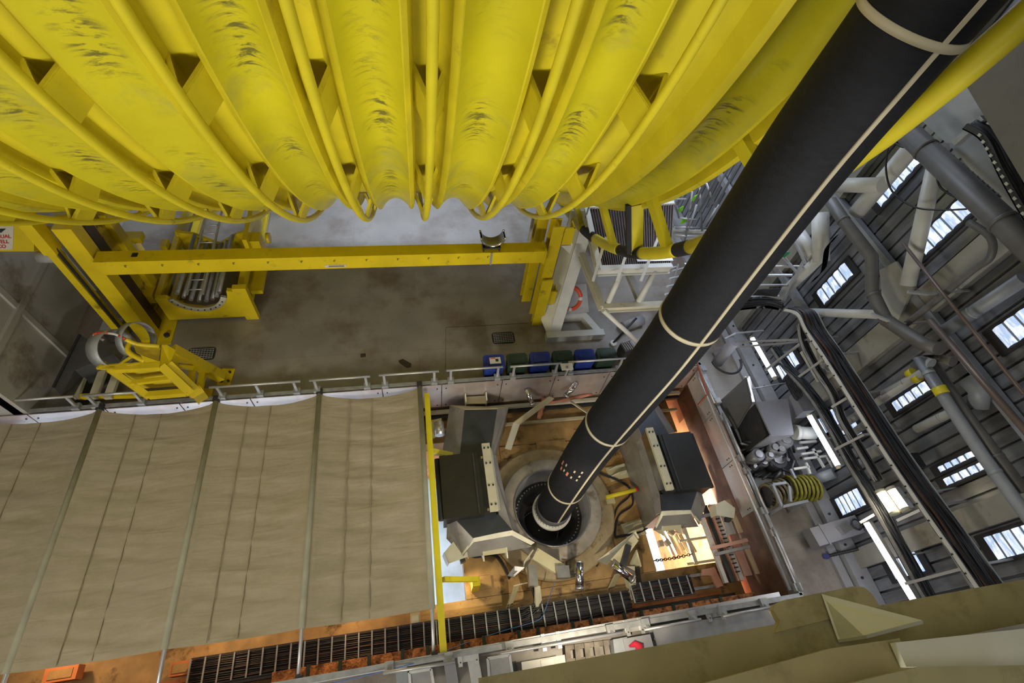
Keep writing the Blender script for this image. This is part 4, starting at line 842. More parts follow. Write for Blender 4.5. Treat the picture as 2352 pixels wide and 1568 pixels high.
# dark cabinet and stacked yellow skid behind the rail
T = thing('dark_cabinet', (-8.2, 8.6, 0), 'dark grey steel cabinet standing against the left wall', 'cabinet')
part(T, 'carcass', M().prism([Z(183, 768, .9), Z(122, 888, .9), Z(140, 908, .9), Z(172, 850, .9), Z(262, 812, .9)], (0, 0, -.9)), mat('cabinet_dark', (.06, .06, .06), .5, var=.2)); part(T, 'lid_edge', M().bar(Z(183, 768, .92), Z(122, 890, .92), .05, .04), DARKM)
T = thing('slatted_skid', Z(230, 890, 0), 'yellow skid with ivory timber slats, low beside the dark cabinet', 'skid')
for k, px in enumerate((185, 228, 262)):
    a, b = Z(px + 12, 845, .5), Z(px - 14, 915, .5); part(T, 'slat', M().bar(a, b, .17, .1), IV)
for py in (848, 912): part(T, 'frame_bar', M().bar(Z(160, py, .42), Z(330, py - 5, .42), .1, .12), YD)
for px, py in ((165, 850), (320, 846), (165, 910), (320, 905)): p = Z(px, py, .4); part(T, 'leg', M().box((p.x, p.y, .19), (.09, .09, .38)), YD)
# floor grates and marks
def grate(px, py, label):
    p = Z(px, py, .005); T = thing('floor_grate', p, label, 'drain', 'drain grates in the deck')
    f_ = M(); pts = []
    for cx_, cy_, a0 in ((.25, .12, 0), (-.25, .12, PI / 2), (-.25, -.12, PI), (.25, -.12, 1.5 * PI)): pts += [p + V(cx_ + .08 * math.cos(a0 + k * PI / 8), cy_ + .08 * math.sin(a0 + k * PI / 8), .004) for k in range(5)]
    part(T, 'pan', f_.prism(pts, (0, 0, .004)), BLK); part(T, 'rim', M().tube(pts, .012, 6, closed=True), DARKM)
    for k in range(6): part(T, 'slat', M().box(p + V(0, -.15 + k * .06, .018), (.6, .014, .012)), GREYP)
    for k in range(9): part(T, 'cross_slat', M().box(p + V(-.28 + k * .07, 0, .016), (.01, .34, .008)), GREYP)
grate(1156, 776, 'rounded black floor grate in the deck near the bins'); grate(463, 813, 'rounded black floor grate in the deck behind the yellow ringed stand')
solo('floor_patch', M().prism([Z(915, 828, .003), Z(925, 824, .003), Z(945, 835, .003), Z(944, 843, .003), Z(934, 845, .003), Z(917, 833, .003)], (0, 0, .004)), mat('tar_patch', (.05, .035, .025), .6), 'dark oval tar patch on the bare deck', 'stain')
solo('floor_patch', M().box(Z(834, 816, .004), (.14, .12, .006), .1), bpy.data.materials['tar_patch'], 'small dark square patch on the bare deck', 'stain')
solo('deck_weld', M().tube([Z(1413 - 390, 848, .0), Z(1024, 752, .0), Z(1215, 742, .0)], .008, 6), mat('weld_brown', (.12, .08, .055), .7), 'raised rectangular weld line around the corner of the deck with the grate', 'weld')
# bins
def bin_(x, y, m, label, flip=0):
    T = thing('wheelie_bin', (x, y, 0), label, 'bin', 'row of wheeled bins along the back rail')
    w0, w1, d0, d1 = .23, .27, .13, .16
    part(T, 'body', M().prism([(x - w0, y - d0, 0), (x + w0, y - d0, 0), (x + w0, y + d0, 0), (x - w0, y + d0, 0)], (0, 0, .2)) if 0 else (lambda mb: (mb._poly([[V(x + sx * w, y + sy * d, z) for sx, sy in ((-1, -1), (1, -1), (1, 1), (-1, 1))] for w, d, z in ((w0, d0, .06), (w1, d1, .72))]), mb)[1])(M()), m)
    part(T, 'lid', M().prism([(x - .29, y - .19, .73), (x + .29, y - .19, .73), (x + .29, y + .14, .76), (x + .24, y + .19, .77), (x - .24, y + .19, .77), (x - .29, y + .14, .76)], (0, 0, .05)), m, bevel=.012)
    part(T, 'handle', M().cyl((x - .2, y + .22, .75), (x + .2, y + .22, .75), .018, 8), m)
    part(T, 'lid_rib', M().box((x, y - .02, .8), (.4, .22, .03)), m)
    for s in (-.2, .2): part(T, 'wheel', M().cyl((x + s - .02, y + .16, .1), (x + s + .02, y + .16, .1), .1, 16), BLK)
    return T
blues = ['blue wheelie bin with a white notice, leftmost of the row', 'blue wheelie bin between two green ones, middle of the row', 'blue wheelie bin nearest the black hose']
greens = ['dark green wheelie bin next to the noticed blue bin', 'dark green wheelie bin with a notice board in front', 'dark green wheelie bin at the right end of the row']
for i in range(6):
    x = 1.98 + i * .645; y = 7.34
    T = bin_(x, y, BLUE if i % 2 == 0 else GREEN, (blues if i % 2 == 0 else greens)[i // 2])
    if i == 0: n_ = part(T, 'notice', M().box((x + .03, y + .0, .822), (.3, .2, .012)), SIGNW, label='white notice on the lid'); part(T, 'notice_mark', M().box((x + .08, y + .0, .83), (.08, .08, .006)), GREEN, sub=n_); part(T, 'notice_mark', M().box((x - .03, y + .07, .83), (.14, .02, .006)), SIGNR, sub=n_)
T = thing('notice_board', Z(1302, 847, .9), 'small pale notice box fixed to the back rail in front of the bins', 'notice')
part(T, 'board', M().box(Z(1302, 842, .95), (.32, .2, .04)), SIGNW); part(T, 'dial', M().cyl(Z(1302, 843, .975), Z(1302, 843, .985), .04, 14), PIPEG); part(T, 'arm', M().box(Z(1302, 852, .6), (.06, .05, .5)), ALU)
# ================================================================ WHITE A-FRAME, LIFEBUOY, PLATFORM
T = thing('support_leg', (4.4, 8.7, 0), 'tall off-white tapered steel leg on a hollow rectangular foot beside the yellow frame', 'support')
part(T, 'leg_plate', M().prism([Z(1259, 774, .1), Z(1284, 772, .1), Z(1375, 482, 2.9), Z(1345, 482, 2.9)], (0, .05, -.02)), WHITE)
part(T, 'leg_web', M().prism([Z(1243, 735, .35), Z(1259, 772, .1), Z(1345, 484, 2.86), Z(1312, 484, 2.7)], (.0, .05, -.03)), CREAMW)
for k_, (q0, q1) in enumerate((((3.78, 8.52, .12), (5.6, 8.52, .12)), ((5.45, 8.52, .12), (5.1, 9.3, .12)), ((4.2, 9.25, .12), (5.2, 9.25, .12)), ((3.95, 8.5, .12), (4.15, 9.3, .12)))): part(T, 'foot_bar', M().bar(q0, q1, .22, .24 - .012 * k_), WHITE)
part(T, 'foot_apron', M().plate([(4.1, 9.3, .25), (5.3, 9.3, .25), (5.2, 9.9, .9), (4.3, 9.9, .9)], .04), GREYP)
solo('ceiling_panel_strip', M().plate([YY(1222, 500, 10.9), YY(1262, 492, 10.9), YY(1240, 560, 10.9), YY(1202, 600, 10.9)], .05), WHITE, 'white panel with cut slots behind the right end of the yellow beam', 'panel')
T = thing('lifebuoy', (4.72, 9.5, 1.2), 'orange lifebuoy ring with white bands behind the off-white leg', 'lifebuoy')
lc = Z(1310, 685, .62); nrm = V(.1, -.75, .65).normalized(); qq = nrm.to_track_quat('Z', 'Y').to_matrix()
pts = [lc + qq @ V(.34 * math.cos(2 * PI * k / 40), .34 * math.sin(2 * PI * k / 40), 0) for k in range(41)]
for k in range(4):
    part(T, 'ring_section', M().tube(pts[k * 10:k * 10 + 9], .062, 14), ORNG); part(T, 'white_band', M().tube(pts[k * 10 + 8:k * 10 + 11], .064, 14), WHITE)
part(T, 'grab_line', M().tube([lc + qq @ V((.36 + .03 * math.cos(4 * u)) * math.cos(u), (.36 + .03 * math.cos(4 * u)) * math.sin(u), 0) for u in [2 * PI * k / 48 for k in range(48)]], .006, 5, closed=True), WHITE)
part(T, 'holder', M().bar(lc - nrm * .05, V(lc.x, lc.y, .02), .05, .05), GREYP)
# platform: lower frame, pipe legs, upper deck with brown grating
T = thing('access_platform', (5.3, 8.6, 2.8), 'white steel access platform with brown grating on pipe legs, left of the black hose', 'platform')
zl, zu = 2.2, 3.15
A_, B_, C_, D_ = Z(1383, 708, zl), Z(1540, 700, zl), Z(1545, 560, zl), Z(1335, 585, zl)
for k_, (a, b, m) in enumerate(((A_, B_, CREAMW), (A_, D_, CREAMW), (Z(1470, 690, zl), Z(1428, 590, zl), WHITE))): part(T, 'lower_beam', M().ibeam(a, b, .16, .2 - .012 * k_, .025), m)
uA, uB = Z(1375, 622, zu), Z(1540, 616, zu); uD = Z(1345, 480, zu); uC = Z(1545, 470, zu)
part(T, 'upper_beam', M().ibeam(uA, uB, .14, .26, .025), WHITE); part(T, 'upper_beam', M().ibeam(uA, uD, .14, .245, .025), WHITE); part(T, 'upper_beam', M().bar(uD, uC, .12, .2), WHITE)
for (a, b) in (((1394, 700), (1428, 625)), ((1463, 698), (1505, 622))): part(T, 'pipe_leg', M().cyl(Z(*a, zl), Z(*b, zu - .1), .075, 16), WHITE)
gr = part(T, 'grating', M().prism([uA + V(.08, .08, 0), uB + V(0, .08, 0), uC, uD + V(.08, 0, 0)], (0, 0, .03)), DARKM)
for k in range(34):
    t = k / 33; a = (uA + V(.08, .08, .05)).lerp(uB + V(0, .08, .05), t); b = (uD + V(.08, 0, .05)).lerp(uC + V(0, 0, .05), t); part(T, 'grating_bar', M().bar(a, b, .022, .03), BROWNG, sub=gr)
for k in range(3): part(T, 'outrigger', M().bar(Z(1362 + k * 55, 645, zu + .1), Z(1392 + k * 60, 545, zu + .5), .07, .05), WHITE)
part(T, 'diagonal_pipe', M().cyl(Z(1385, 712, zl), Z(1470, 790, .9), .065, 14), WHITE)
for x_, y_ in ((B_.x + .5, B_.y + .2), (B_.x + .5, D_.y)): part(T, 'leg', M().box((x_, y_, 1.1), (.14, .14, 2.2)), WHITE)
for k, (px, py) in enumerate(((1478, 488), (1500, 500), (1345, 500))): part(T, 'handrail_post', M().cyl(Z(px, py, zu), Z(px, py, zu) + V(0, 0, 1.0), .025, 8), ALU)
for z in (.55, 1.0): part(T, 'handrail', M().cyl(uD + V(0, 0, z), uC + V(0, 0, z), .025, 8), ALU)
solo('access_step', M().box(Z(1500, 590, 3.2), (1.0, .35, .06)), ALU, 'pale metal step ledge just left of the hose at the platform', 'step')
# stair tower behind the hose (galvanised)
T = thing('stair_tower', (6.6, 12.4, 0), 'galvanised stair tower with posts and rails behind the wheel hoop', 'stair')
for k in range(7): part(T, 'tread', M().box((6.4 + .22 * k, 12.0, 2.9 + .24 * k), (.26, .9, .04)), ALU)
for (px, y_) in ((1588, 11.2), (1607, 11.2), (1622, 11.4), (1640, 11.4)):
    p = YY(px, 480, y_); part(T, 'post', M().cyl((p.x, p.y, 2.6), (p.x, p.y, 6.6), .035, 8), STEEL)
for z_ in (3.0, 3.9, 4.8, 5.7): part(T, 'rail', M().cyl((5.9, 11.3, z_), (8.2, 11.3, z_), .03, 8), ALU)
for x_ in (6.0, 8.1): part(T, 'corner_post', M().box((x_, 12.6, 3), (.12, .12, 6)), ALU)
part(T, 'landing', M().box((7.0, 12.3, 2.75), (2.2, 1.6, .08)), GALV); part(T, 'stringer', M().bar((6.3, 11.5, 2.8), (7.9, 11.5, 4.6), .05, .2), ALU)
for a, b in (((1545, 455), (1560, 500)), ((1590, 440), (1575, 540)), ((1607, 430), (1612, 530)), ((1622, 420), (1640, 470)), ((1560, 500), (1600, 505)), ((1545, 520), (1640, 525)), ((1550, 540), (1630, 545)), ((1612, 530), (1650, 470)), ((1555, 470), (1610, 400)), ((1570, 560), (1600, 470))):
    part(T, 'rail', M().cyl(YY(*a, 11.5), YY(*b, 11.5), .032, 8), STEEL if a[0] % 2 else ALU)
part(T, 'side_sheet', M().plate([YY(1545, 528, 11.7), YY(1640, 528, 11.7), YY(1640, 545, 11.7), YY(1545, 545, 11.7)], .03), WHITE)
T = thing('access_stair', Z(1560, 650, 1.5), 'small bright metal stair between the white platform and the hose', 'stair')
for a, b in (((1558, 606), (1532, 690)), ((1580, 600), (1552, 690)), ((1545, 622), (1578, 614)), ((1538, 640), (1572, 632)), ((1532, 658), (1566, 650)), ((1500, 628), (1556, 612)), ((1528, 676), (1560, 668))): part(T, 'rail', M().bar(Z(*a, 2.9), Z(*b, 2.3), .045, .04), ALU)
for px, py in ((1545, 690), (1575, 605)): q = Z(px, py, 2.3); part(T, 'post', M().box((q.x, q.y, 1.15), (.06, .06, 2.3)), ALU)
for i, (px, py) in enumerate(((1596, 455), (1562, 482), (1570, 507))):
    p = YY(px, py, 12.0); T = thing('safety_vest', p - V(0, 0, .2), 'hi-vis green cloth on the stair tower, ' + ('topmost', 'middle', 'lowest')[i] + ' of the three patches', 'vest', 'hi-vis cloths on the stair tower')
    part(T, 'cloth', M().plate([p + V(-.08, 0, -.12), p + V(.1, 0, -.05), p + V(.06, 0, .16), p + V(-.05, 0, .08)], .04), HIVIS)
# stacked dark boxes on the deck between the platform and the bins
T = thing('motor_pump', Z(1440, 805, 0), 'dark finned motor on the deck just left of the hose', 'motor')
p = Z(1438, 802, .4); part(T, 'housing', M().box(p, (.36, .3, .34), .3), DARKM, bevel=.03); part(T, 'foot', M().box(V(p.x, p.y, .12), (.3, .3, .24)), DARKM)
for k in range(5): part(T, 'fin', M().box(p + V(-.14 + .07 * k, 0, .18), (.02, .28, .04), .3), GREYP)
T = thing('bollard_lever', Z(1405, 785, 0), 'dark metal lever in a white floor socket left of the hose', 'lever')
part(T, 'socket', M().cyl(Z(1408, 790, 0), Z(1408, 790, 0) + V(0, 0, .08), .1, 18), WHITE); part(T, 'rod', M().cyl(Z(1408, 788, .05), Z(1462, 730, .5), .035, 10), DARKM)
solo('deck_drum', M().cyl(Z(1430, 750, .15), Z(1475, 735, .15), .16, 18), GREYP, 'grey cylinder lying on the deck below the platform', 'cylinder')
# ================================================================ RIGHT WALL STEELWORK
COLM = mat('column_dull_paint', (.3, .29, .25), .55, var=.12, scale=2, dirt=(.16, .14, .1), dscale=1.5, dth=.55)
for i, (y, w_) in enumerate(((1.35, .42), (5.12, .55), (8.6, .5))):
    solo('wall_column', M().box((10.12, y, 6), (.16, w_, 12)), COLM, 'pale flat steel column on the corrugated wall, ' + ('nearest the big foreground beam', 'middle one, crossed by grey pipes', 'farthest one, behind the black hose')[i], 'column', 'steel columns on the corrugated wall')
solo('wall_girt', M().box((10.08, 8, 5.28), (.16, 29, .16)), PIPEL, 'long grey horizontal wall beam between the two upper rows of windows', 'beam')
solo('wall_girt', M().box((10.1, 8, 2.75), (.16, 29, .18)), GALV, 'grey horizontal wall beam above the lowest row of windows', 'beam')
solo('floor_kerb', M().box((10.0, 8, .12), (.42, 29, .24)), GREYP, 'low grey steel kerb along the foot of the corrugated wall', 'kerb')
o = solo('floor_kerb', M().box((9.65, 8, .05), (.22, 29, .1)), GREYP, 'flat grey strip on the deck in front of the wall kerb', 'kerb')
kb = thing('kerb_bolts', (10, 3, .24), 'row of dark bolts along the top of the grey wall kerb', 'bolts')
for k in range(12): part(kb, 'bolt', M().cyl((9.95, .2 + k * .75, .24), (9.95, .2 + k * .75, .27), .03, 8), DARKM)
def pipe(pts, r, m, label, name='wall_pipe', grp=None, bands=True, cat='pipe', seg=18):
    T = thing(name, pts[0], label, cat, grp); part(T, 'pipe_run', M().tube(pts, r, seg), m)
    if bands:
        L_ = sum((b - a).length for a, b in zip(pts[:-1], pts[1:])); acc = 0; nxt = .6
        for a, b in zip(pts[:-1], pts[1:]):
            l = (b - a).length
            while nxt < acc + l:
                c_ = a.lerp(b, (nxt - acc) / l); d = (b - a).normalized(); part(T, 'joint_band', M().cyl(c_ - d * .025, c_ + d * .025, r * 1.07, seg), m); nxt += 1.9
            acc += l
    return T
W = 9.75
COLM2 = mat('gusset_dull_paint', (.36, .35, .3), .5, var=.1)
PIPEL2 = mat('pale_lagging', (.4, .4, .38), .5, var=.12)
# tubular bracing (white)
for pts, r, lab in (([X(1966, 490, W), X(2100, 332, W)], .17, 'thick white tube along the topmost visible window'),
                    ([X(2085, 655, W), X(2160, 330, W)], .14, 'white diagonal tube between the two upper windows'),
                    ([X(1905, 425, 9.6), X(2028, 425, 9.6)], .16, 'short white tube running into the thick one beside the hose'),
                    ([X(1884, 490, W), X(1886, 600, W)], .19, 'white tube joint just right of the hose'),
                    ([X(1780, 692, W), X(1885, 590, W)], .13, 'white tube slanting to the cable tray corner'),
                    ([X(1835, 716, W), X(2025, 722, W)], .1, 'thin white cross tube below the middle window'),
                    ([X(1830, 530, W), X(1870, 590, W)], .17, 'pale blue tube end beside the hose')):
    pipe(pts, r, PIPEW, lab, 'bracing_tube', bands=False)
solo('gusset_plate', M().plate([X(2022, 620, 9.9), X(2060, 600, 9.9), X(2100, 660, 9.9), X(2065, 735, 9.9), X(2030, 700, 9.9)], .05), COLM2, 'pale gusset plate where the white tubes meet', 'plate')
# long dark grey drain pipe with elbows
pipe([X(1908, 462, 9.3), X(1940, 510, 9.3), X(2002, 590, 9.3), X(2003, 670, 9.3), X(2035, 735, 9.3), X(2120, 790, 9.3), X(2155, 800, 9.3)], .125, PIPEG, 'dark grey drain pipe stepping down past the windows', bands=True)
pipe([X(2080, 300, 9.0), X(2352, 555, 9.0), X(2500, 700, 9.0)], .19, PIPEG, 'thick dark pipe at the upper right in front of the topmost windows')
pipe([X(2135, 735, 9.2), X(2352, 985, 9.2), X(2480, 1140, 9.2)], .055, mat('brown_pipe', (.16, .12, .1), .4, metal=.3), 'thin brown pipe running down to the right edge', bands=False)
pipe([X(2075, 560, 9.4), X(2352, 905, 9.4)], .03, bpy.data.materials['brown_pipe'], 'very thin brown conduit above the brown pipe', bands=False)
pipe([X(2140, 835, 9.3), X(2110, 820, 9.3), X(2180, 930, 9.3), X(2260, 1050, 9.3), X(2352, 1175, 9.3), X(2500, 1370, 9.3)], .1, PIPEL, 'long grey yellow-banded pipe running down right of the cable tray')
pipe([X(2190, 830, 9.5), X(2130, 815, 9.5), X(2210, 940, 9.5), X(2352, 1130, 9.5)], .1, PIPEG, 'darker grey pipe lying behind the yellow banded one')
pipe([X(2245, 935, 9.8), X(2250, 900, 9.8), X(2225, 870, 9.8), X(2352, 780, 9.8)][:3], .16, PIPEL, 'short grey elbow right of the twin pipes', bands=False)
for i, (a, b) in enumerate((((1935, 975), (2105, 865)), ((2030, 905), (2130, 850)), ((1925, 985), (1975, 950)), ((1945, 1005), (2000, 965)), ((2105, 985), (2200, 940)), ((1990, 1045), (2040, 1020)))):
    pipe([X(*a, 9.95), X(*b, 9.95)], .085 if i < 5 else .12, PIPEL2, 'pale lagged pipe, ' + ('long one behind the big cable tray', 'one with a yellow band beside a window', 'upper one of the short pair left of the big tray', 'lower one of the short pair left of the big tray', 'short one beside the narrow windows', 'stubby one behind the tray below the pair')[i], bands=True, grp='lagged pipes on the cladding')
def band(px, py, x, r, m, lab, dirp=(1, 1)):
    p = X(px, py, x); q = X(px + dirp[0], py + dirp[1], x); d = (q - p).normalized(); solo('pipe_marker', M().cyl(p - d * .07, p + d * .07, r, 18), m, lab, 'marker')
band(2092, 857, 9.95, .09, Y, 'yellow marker band on a white pipe, upper one', (17, -11)); band(2106, 868, 9.95, .09, Y, 'yellow marker band on a white pipe, lower one', (17, -10)); band(2160, 897, 9.3, .115, Y, 'yellow marker band on the long grey pipe', (7, 11)); band(1965, 930, 9.95, .1, BLUE, 'blue marker band on a white pipe', (10, -7))
pipe([X(2170, 760, 9.95), X(2352, 640, 9.95)], .12, PIPEL, 'pale pipe crossing the cladding below the pale column', bands=True)
# loose cables
for i, pts in enumerate(([(2040, 340), (2035, 390), (2050, 440), (2100, 475), (2160, 482), (2220, 480)], [(2150, 395), (2160, 430), (2200, 455), (2235, 460)], [(2052, 325), (2075, 338), (2110, 330)])):
    solo('loose_cable', M().tube(smooth_path([X(*p, 9.35) for p in pts], 6), .018, 6), CABLE, ('big loop of black cable in front of the topmost window', 'double black cable hanging below the thick dark pipe', 'short cable loop under the yellow hoop')[i], 'cable')
pipe(smooth_path([X(*p, 9.55) for p in ((2225, 510), (2275, 545), (2275, 590), (2235, 620), (2150, 690), (2080, 745))], 4), .06, PIPEG, 'dark bundled conduit bending around the upper right window', 'conduit', bands=False)
# ---- cable trays (side rail, rungs, cable bundle), path on plane x
def tray(pts, wv, m, label, cabs, rad=.022, rails=True, spread=1.0, n=6, mats=(CABLE,)):
    P = smooth_path(pts, n); wv = Vector(wv); T = thing('cable_tray', pts[0], label, 'cable tray')
    mb = M(); h = .05; mb._poly([[p + V(0, 0, -h), p + V(0, 0, h), p + V(0, 0, h) + wv.normalized() * .02, p + V(0, 0, -h) + wv.normalized() * .02] for p in P]); part(T, 'side_rail', mb, m)
    mb = M(); mb._poly([[p + wv + V(0, 0, -h), p + wv + V(0, 0, h), p + wv + V(0, 0, h) + wv.normalized() * .02, p + wv + V(0, 0, -h) + wv.normalized() * .02] for p in P]); part(T, 'side_rail', mb, m)
    mb = M(); mb._poly([[p + V(0, 0, -.03), p + wv + V(0, 0, -.03), p + wv + V(0, 0, -.045), p + V(0, 0, -.045)] for p in P]); part(T, 'base_sheet', mb, DARKM)
    for j in range(cabs):
        t = .1 + .8 * (j + random.random() * .6) / cabs; zz = rad + .02 * (j % 3); ph = random.random() * 6
        part(T, 'cable', M().tube([p + wv * t + V(.008 * math.sin(i * .9 + ph), 0, zz + .015 * math.sin(i * .6 + ph)) for i, p in enumerate(P)], rad * (.7 + .6 * random.random()), 6), mats[j % len(mats)])
    return T
CB = mat('blue_grey_cable', (.02, .026, .036), .5, var=.3)
xm = 8.9
main = [(1800, 712), (1830, 722), (1850, 760), (1885, 812), (1925, 875), (2010, 1010), (2100, 1145), (2180, 1260), (2270, 1390), (2350, 1500)]
P_ = [X(*p, xm) for p in main]
tray(P_, (.5, 0, 0), WHITE, 'big cable tray with a perforated white edge, swinging down along the corrugated wall', 13, .032, mats=(CABLE, CABLE, CABR, CB))
hb = thing('tray_bolts', P_[5], 'row of small dark bolts on the white edge of the big cable tray', 'bolts')
for a, b in zip(P_[2:-2], P_[3:-1]):
    for t in (.1, .45, .8): q = a.lerp(b, t) + V(-.008, 0, 0); part(hb, 'bolt', M().cyl(q, q - V(.015, 0, 0), .016, 8), DARKM)
tray([X(*p, 9.1) for p in ((1700, 640 + 70), (1760, 705), (1800, 712))], (0, .3, 0), GALV, 'dark cable run coming from behind the hose into the big tray', 6, .03)
second = [(1770, 800), (1800, 845), (1840, 890), (1870, 930), (1905, 990), (1945, 1065), (1985, 1130), (2030, 1210), (2085, 1310), (2130, 1390)]
tray([X(*p, 9.25) for p in second], (.24, 0, 0), GALV, 'second, darker cable tray between the fluorescent tubes and the big tray', 12, .026, mats=(CABLE, CABLE, CB))
tray([X(*p, 9.2) for p in ((1832, 745), (1840, 790), (1870, 850), (1905, 905), (1925, 960), (1960, 1020), (2010, 1105))], (.16, 0, 0), ALU, 'narrow cable tray beside the small drum shaped fittings', 6, .02)
for i, pts in enumerate(((1790, 835, 1845, 880, 1880, 930), (1880, 930, 1925, 1000, 1975, 1080))):
    p = [(pts[0], pts[1]), (pts[2], pts[3]), (pts[4], pts[5])]
    solo('loose_cable', M().tube(smooth_path([X(*q, 9.1) for q in p], 6), .03, 8), CABLE, 'thick black cable sagging beside the second tray, %s length' % ('upper' if i == 0 else 'lower'), 'cable')
# ladder brackets bridging trays
for i, (a, b) in enumerate((((1758, 850), (1850, 780)), ((1835, 865), (1905, 815)), ((1918, 1032), (1985, 998)), ((1690, 785), (1835, 780)), ((1640, 800), (1805, 788)), ((2060, 1195), (2125, 1165)), ((1975, 1200), (2010, 1180)), ((2080, 1340), (2230, 1300)), ((2000, 720), (2060, 745)), ((2085, 670), (2130, 675)), ((1910, 935), (1960, 905)), ((1665, 778), (1690, 765)))):
    pa, pb = X(*a, 9.0), X(*b, 9.3)
    solo('strut_channel', (lambda mb: mb.bar(pb, V(10.2, pb.y, pb.z + .05), .04, .04))(M().bar(pa, pb, .05, .05)), ALU, 'slotted strut bracket, ' + ('upper one crossing the topmost fluorescent tube', 'second one right of the topmost fluorescent tube', 'one ending on the middle fluorescent tube', 'upper one just right of the hose', 'lower one just right of the hose', 'one under the warm lamp pair', 'small one at the grey duct', 'dark one near the lowest fluorescent tube', 'small one on the grey drain pipe', 'small one on the thin brown pipe', 'thin one beside the blue banded pipes', 'tiny one touching the hose edge')[i], 'bracket', 'strut brackets between the cable trays')
# perforated cable ladder at the upper right
tray([X(*p, 9.5) for p in ((1870, 640), (1895, 615), (1905, 560), (1925, 540))][::-1], (.0, .0, -.12), ALU, 'small perforated tray zigzagging down beside the hose', 0, .015)
ladder('cable_ladder', X(2090, 285, 9.35), X(2285, 455, 9.35), .2, .12, 'perforated steel ladder rail above the thick dark pipe', m=GALV, cabs=2)
tray([X(*p, 8.8) for p in ((2215, 290), (2260, 320), (2300, 400), (2345, 480), (2420, 600))], (.35, 0, 0), DARKM, 'dark cable tray with a line of bright slots at the upper right edge', 7, .03)
sl = thing('tray_slots', X(2280, 360, 8.8), 'line of bright slots on the dark tray at the upper right', 'slots')
for k in range(12): p = X(2250, 310, 8.78).lerp(X(2350, 490, 8.78), k / 11); part(sl, 'slot', M().box(p, (.02, .05, .04)), ALU)
solo('strut_channel', M().bar(X(2195, 330, 9.0), X(2262, 270, 9.0), .12, .1), GALV, 'dark slotted strut crossing the pale plates at the upper right', 'bracket')
# pale bulkhead plates, upper right
solo('bulkhead_plate', M().plate([X(2090, 250, 9.98), X(2150, 180, 9.98), X(2480, 150, 9.98), X(2480, 640, 9.98), X(2352, 545, 9.98), X(2290, 460, 9.98), X(2200, 350, 9.98)], .06), mat('bulkhead_paint', (.36, .37, .37), .6, var=.08), 'large pale grey bulkhead plate at the upper right', 'plate')
solo('overhead_girder', M().prism([X(2215, 190, 8.2), X(2352, 420, 8.2), X(2480, 640, 8.2), X(2560, 300, 8.2), X(2330, 60, 8.2)], (.5, 0, 0)), mat('girder_dull_paint', (.13, .12, .095), .6, var=.1, dirt=(.12, .05, .02), dscale=.8, dth=.66), 'dark olive girder plate in the upper right corner', 'girder')
pipe([X(2070, 235, 9.3), X(2165, 190, 9.3), X(2290, 90, 9.3)], .06, PIPEG, 'grey pipe just under the yellow hoop at the upper right', bands=False)
# gallery ladders right of hose
T = thing('gallery_stair', X(1800, 630, 9.2), 'small grated gallery with pale rails just right of the hose', 'stair')
for k, (a, b) in enumerate((((1775, 612), (1845, 612)), ((1760, 632), (1820, 632)), ((1740, 655), (1810, 655)), ((1725, 682), (1790, 680)))): part(T, 'rail', M().bar(X(*a, 9.2), X(*b, 9.6), .06, .05), ALU)
for a, b in (((1822, 545), (1850, 605)), ((1800, 590), (1830, 625)), ((1845, 600), (1800, 690))): part(T, 'stringer', M().bar(X(*a, 9.4), X(*b, 9.4), .06, .05), ALU)
part(T, 'grating', M().plate([X(1740, 665, 9.3), X(1795, 662, 9.3), X(1785, 680, 9.5), X(1725, 682, 9.5)], .03), DARKM)
sgn = thing('exit_sign', X(1805, 585, 9.35), 'tiny green safety sign just right of the hose', 'sign'); part(sgn, 'board', M().bar(X(1799, 590, 9.35), X(1811, 579, 9.35), .1, .02, (0, 0, 1)), mat('sign_green', (.02, .3, .13), .5)); part(sgn, 'white_edge', M().bar(X(1798, 587, 9.34), X(1809, 577, 9.34), .02, .02), WHITE)
# fluorescent lamps
def tube_lamp(a, b, x, label, warm=False, w_=.09, power=0):
    pa, pb = X(*a, x), X(*b, x); T = thing('fluorescent_lamp', (pa + pb) / 2, label, 'lamp', 'fluorescent lamps along the trays'); d = (pb - pa).normalized()
    part(T, 'diffuser', M().tube([pa, pb], w_ * .55, 12), GLOWW if warm else GLOW, label='glowing tube cover'); part(T, 'housing', M().bar(pa + V(.07, 0, .04), pb + V(.07, 0, .04), w_, .07), ALU)
    for q in (pa, pb): part(T, 'end_cap', M().cyl(q - d * .03, q + d * .03, w_ * .6, 12), CREAMW)
    part(T, 'drop_bracket', M().bar((pa + pb) / 2 + V(.07, 0, .07), V(10.2, (pa.y + pb.y) / 2, (pa.z + pb.z) / 2 + .3), .03, .03), GALV)
    if power: area('fluorescent_light', (pa + pb) / 2 + V(-.1, 0, -.08), (pa + pb) / 2 + V(-1.2, 0, -2.5), .15, (pb - pa).length, power, (.82, .88, 1) if not warm else (1, .85, .6))
tube_lamp((1726, 775), (1779, 868), 9.3, 'topmost fluorescent lamp, near the hose', power=6)
tube_lamp((1857, 953), (1925, 1072), 9.3, 'middle fluorescent lamp above the pipework machinery', power=7)
tube_lamp((1987, 1198), (2098, 1380), 9.3, 'lowest fluorescent lamp, running behind the foreground beam', power=7)
tube_lamp((2022, 1128), (2055, 1178), 9.1, 'warm lamp tube, left of the pair above the duct', True, .16, power=12); tube_lamp((2046, 1122), (2080, 1170), 9.1, 'warm lamp tube, right of the pair above the duct', True, .15)
tube_lamp((1712, 867), (1727, 925), 8.9, 'short slanting lamp above the open cabinet', w_=.05)
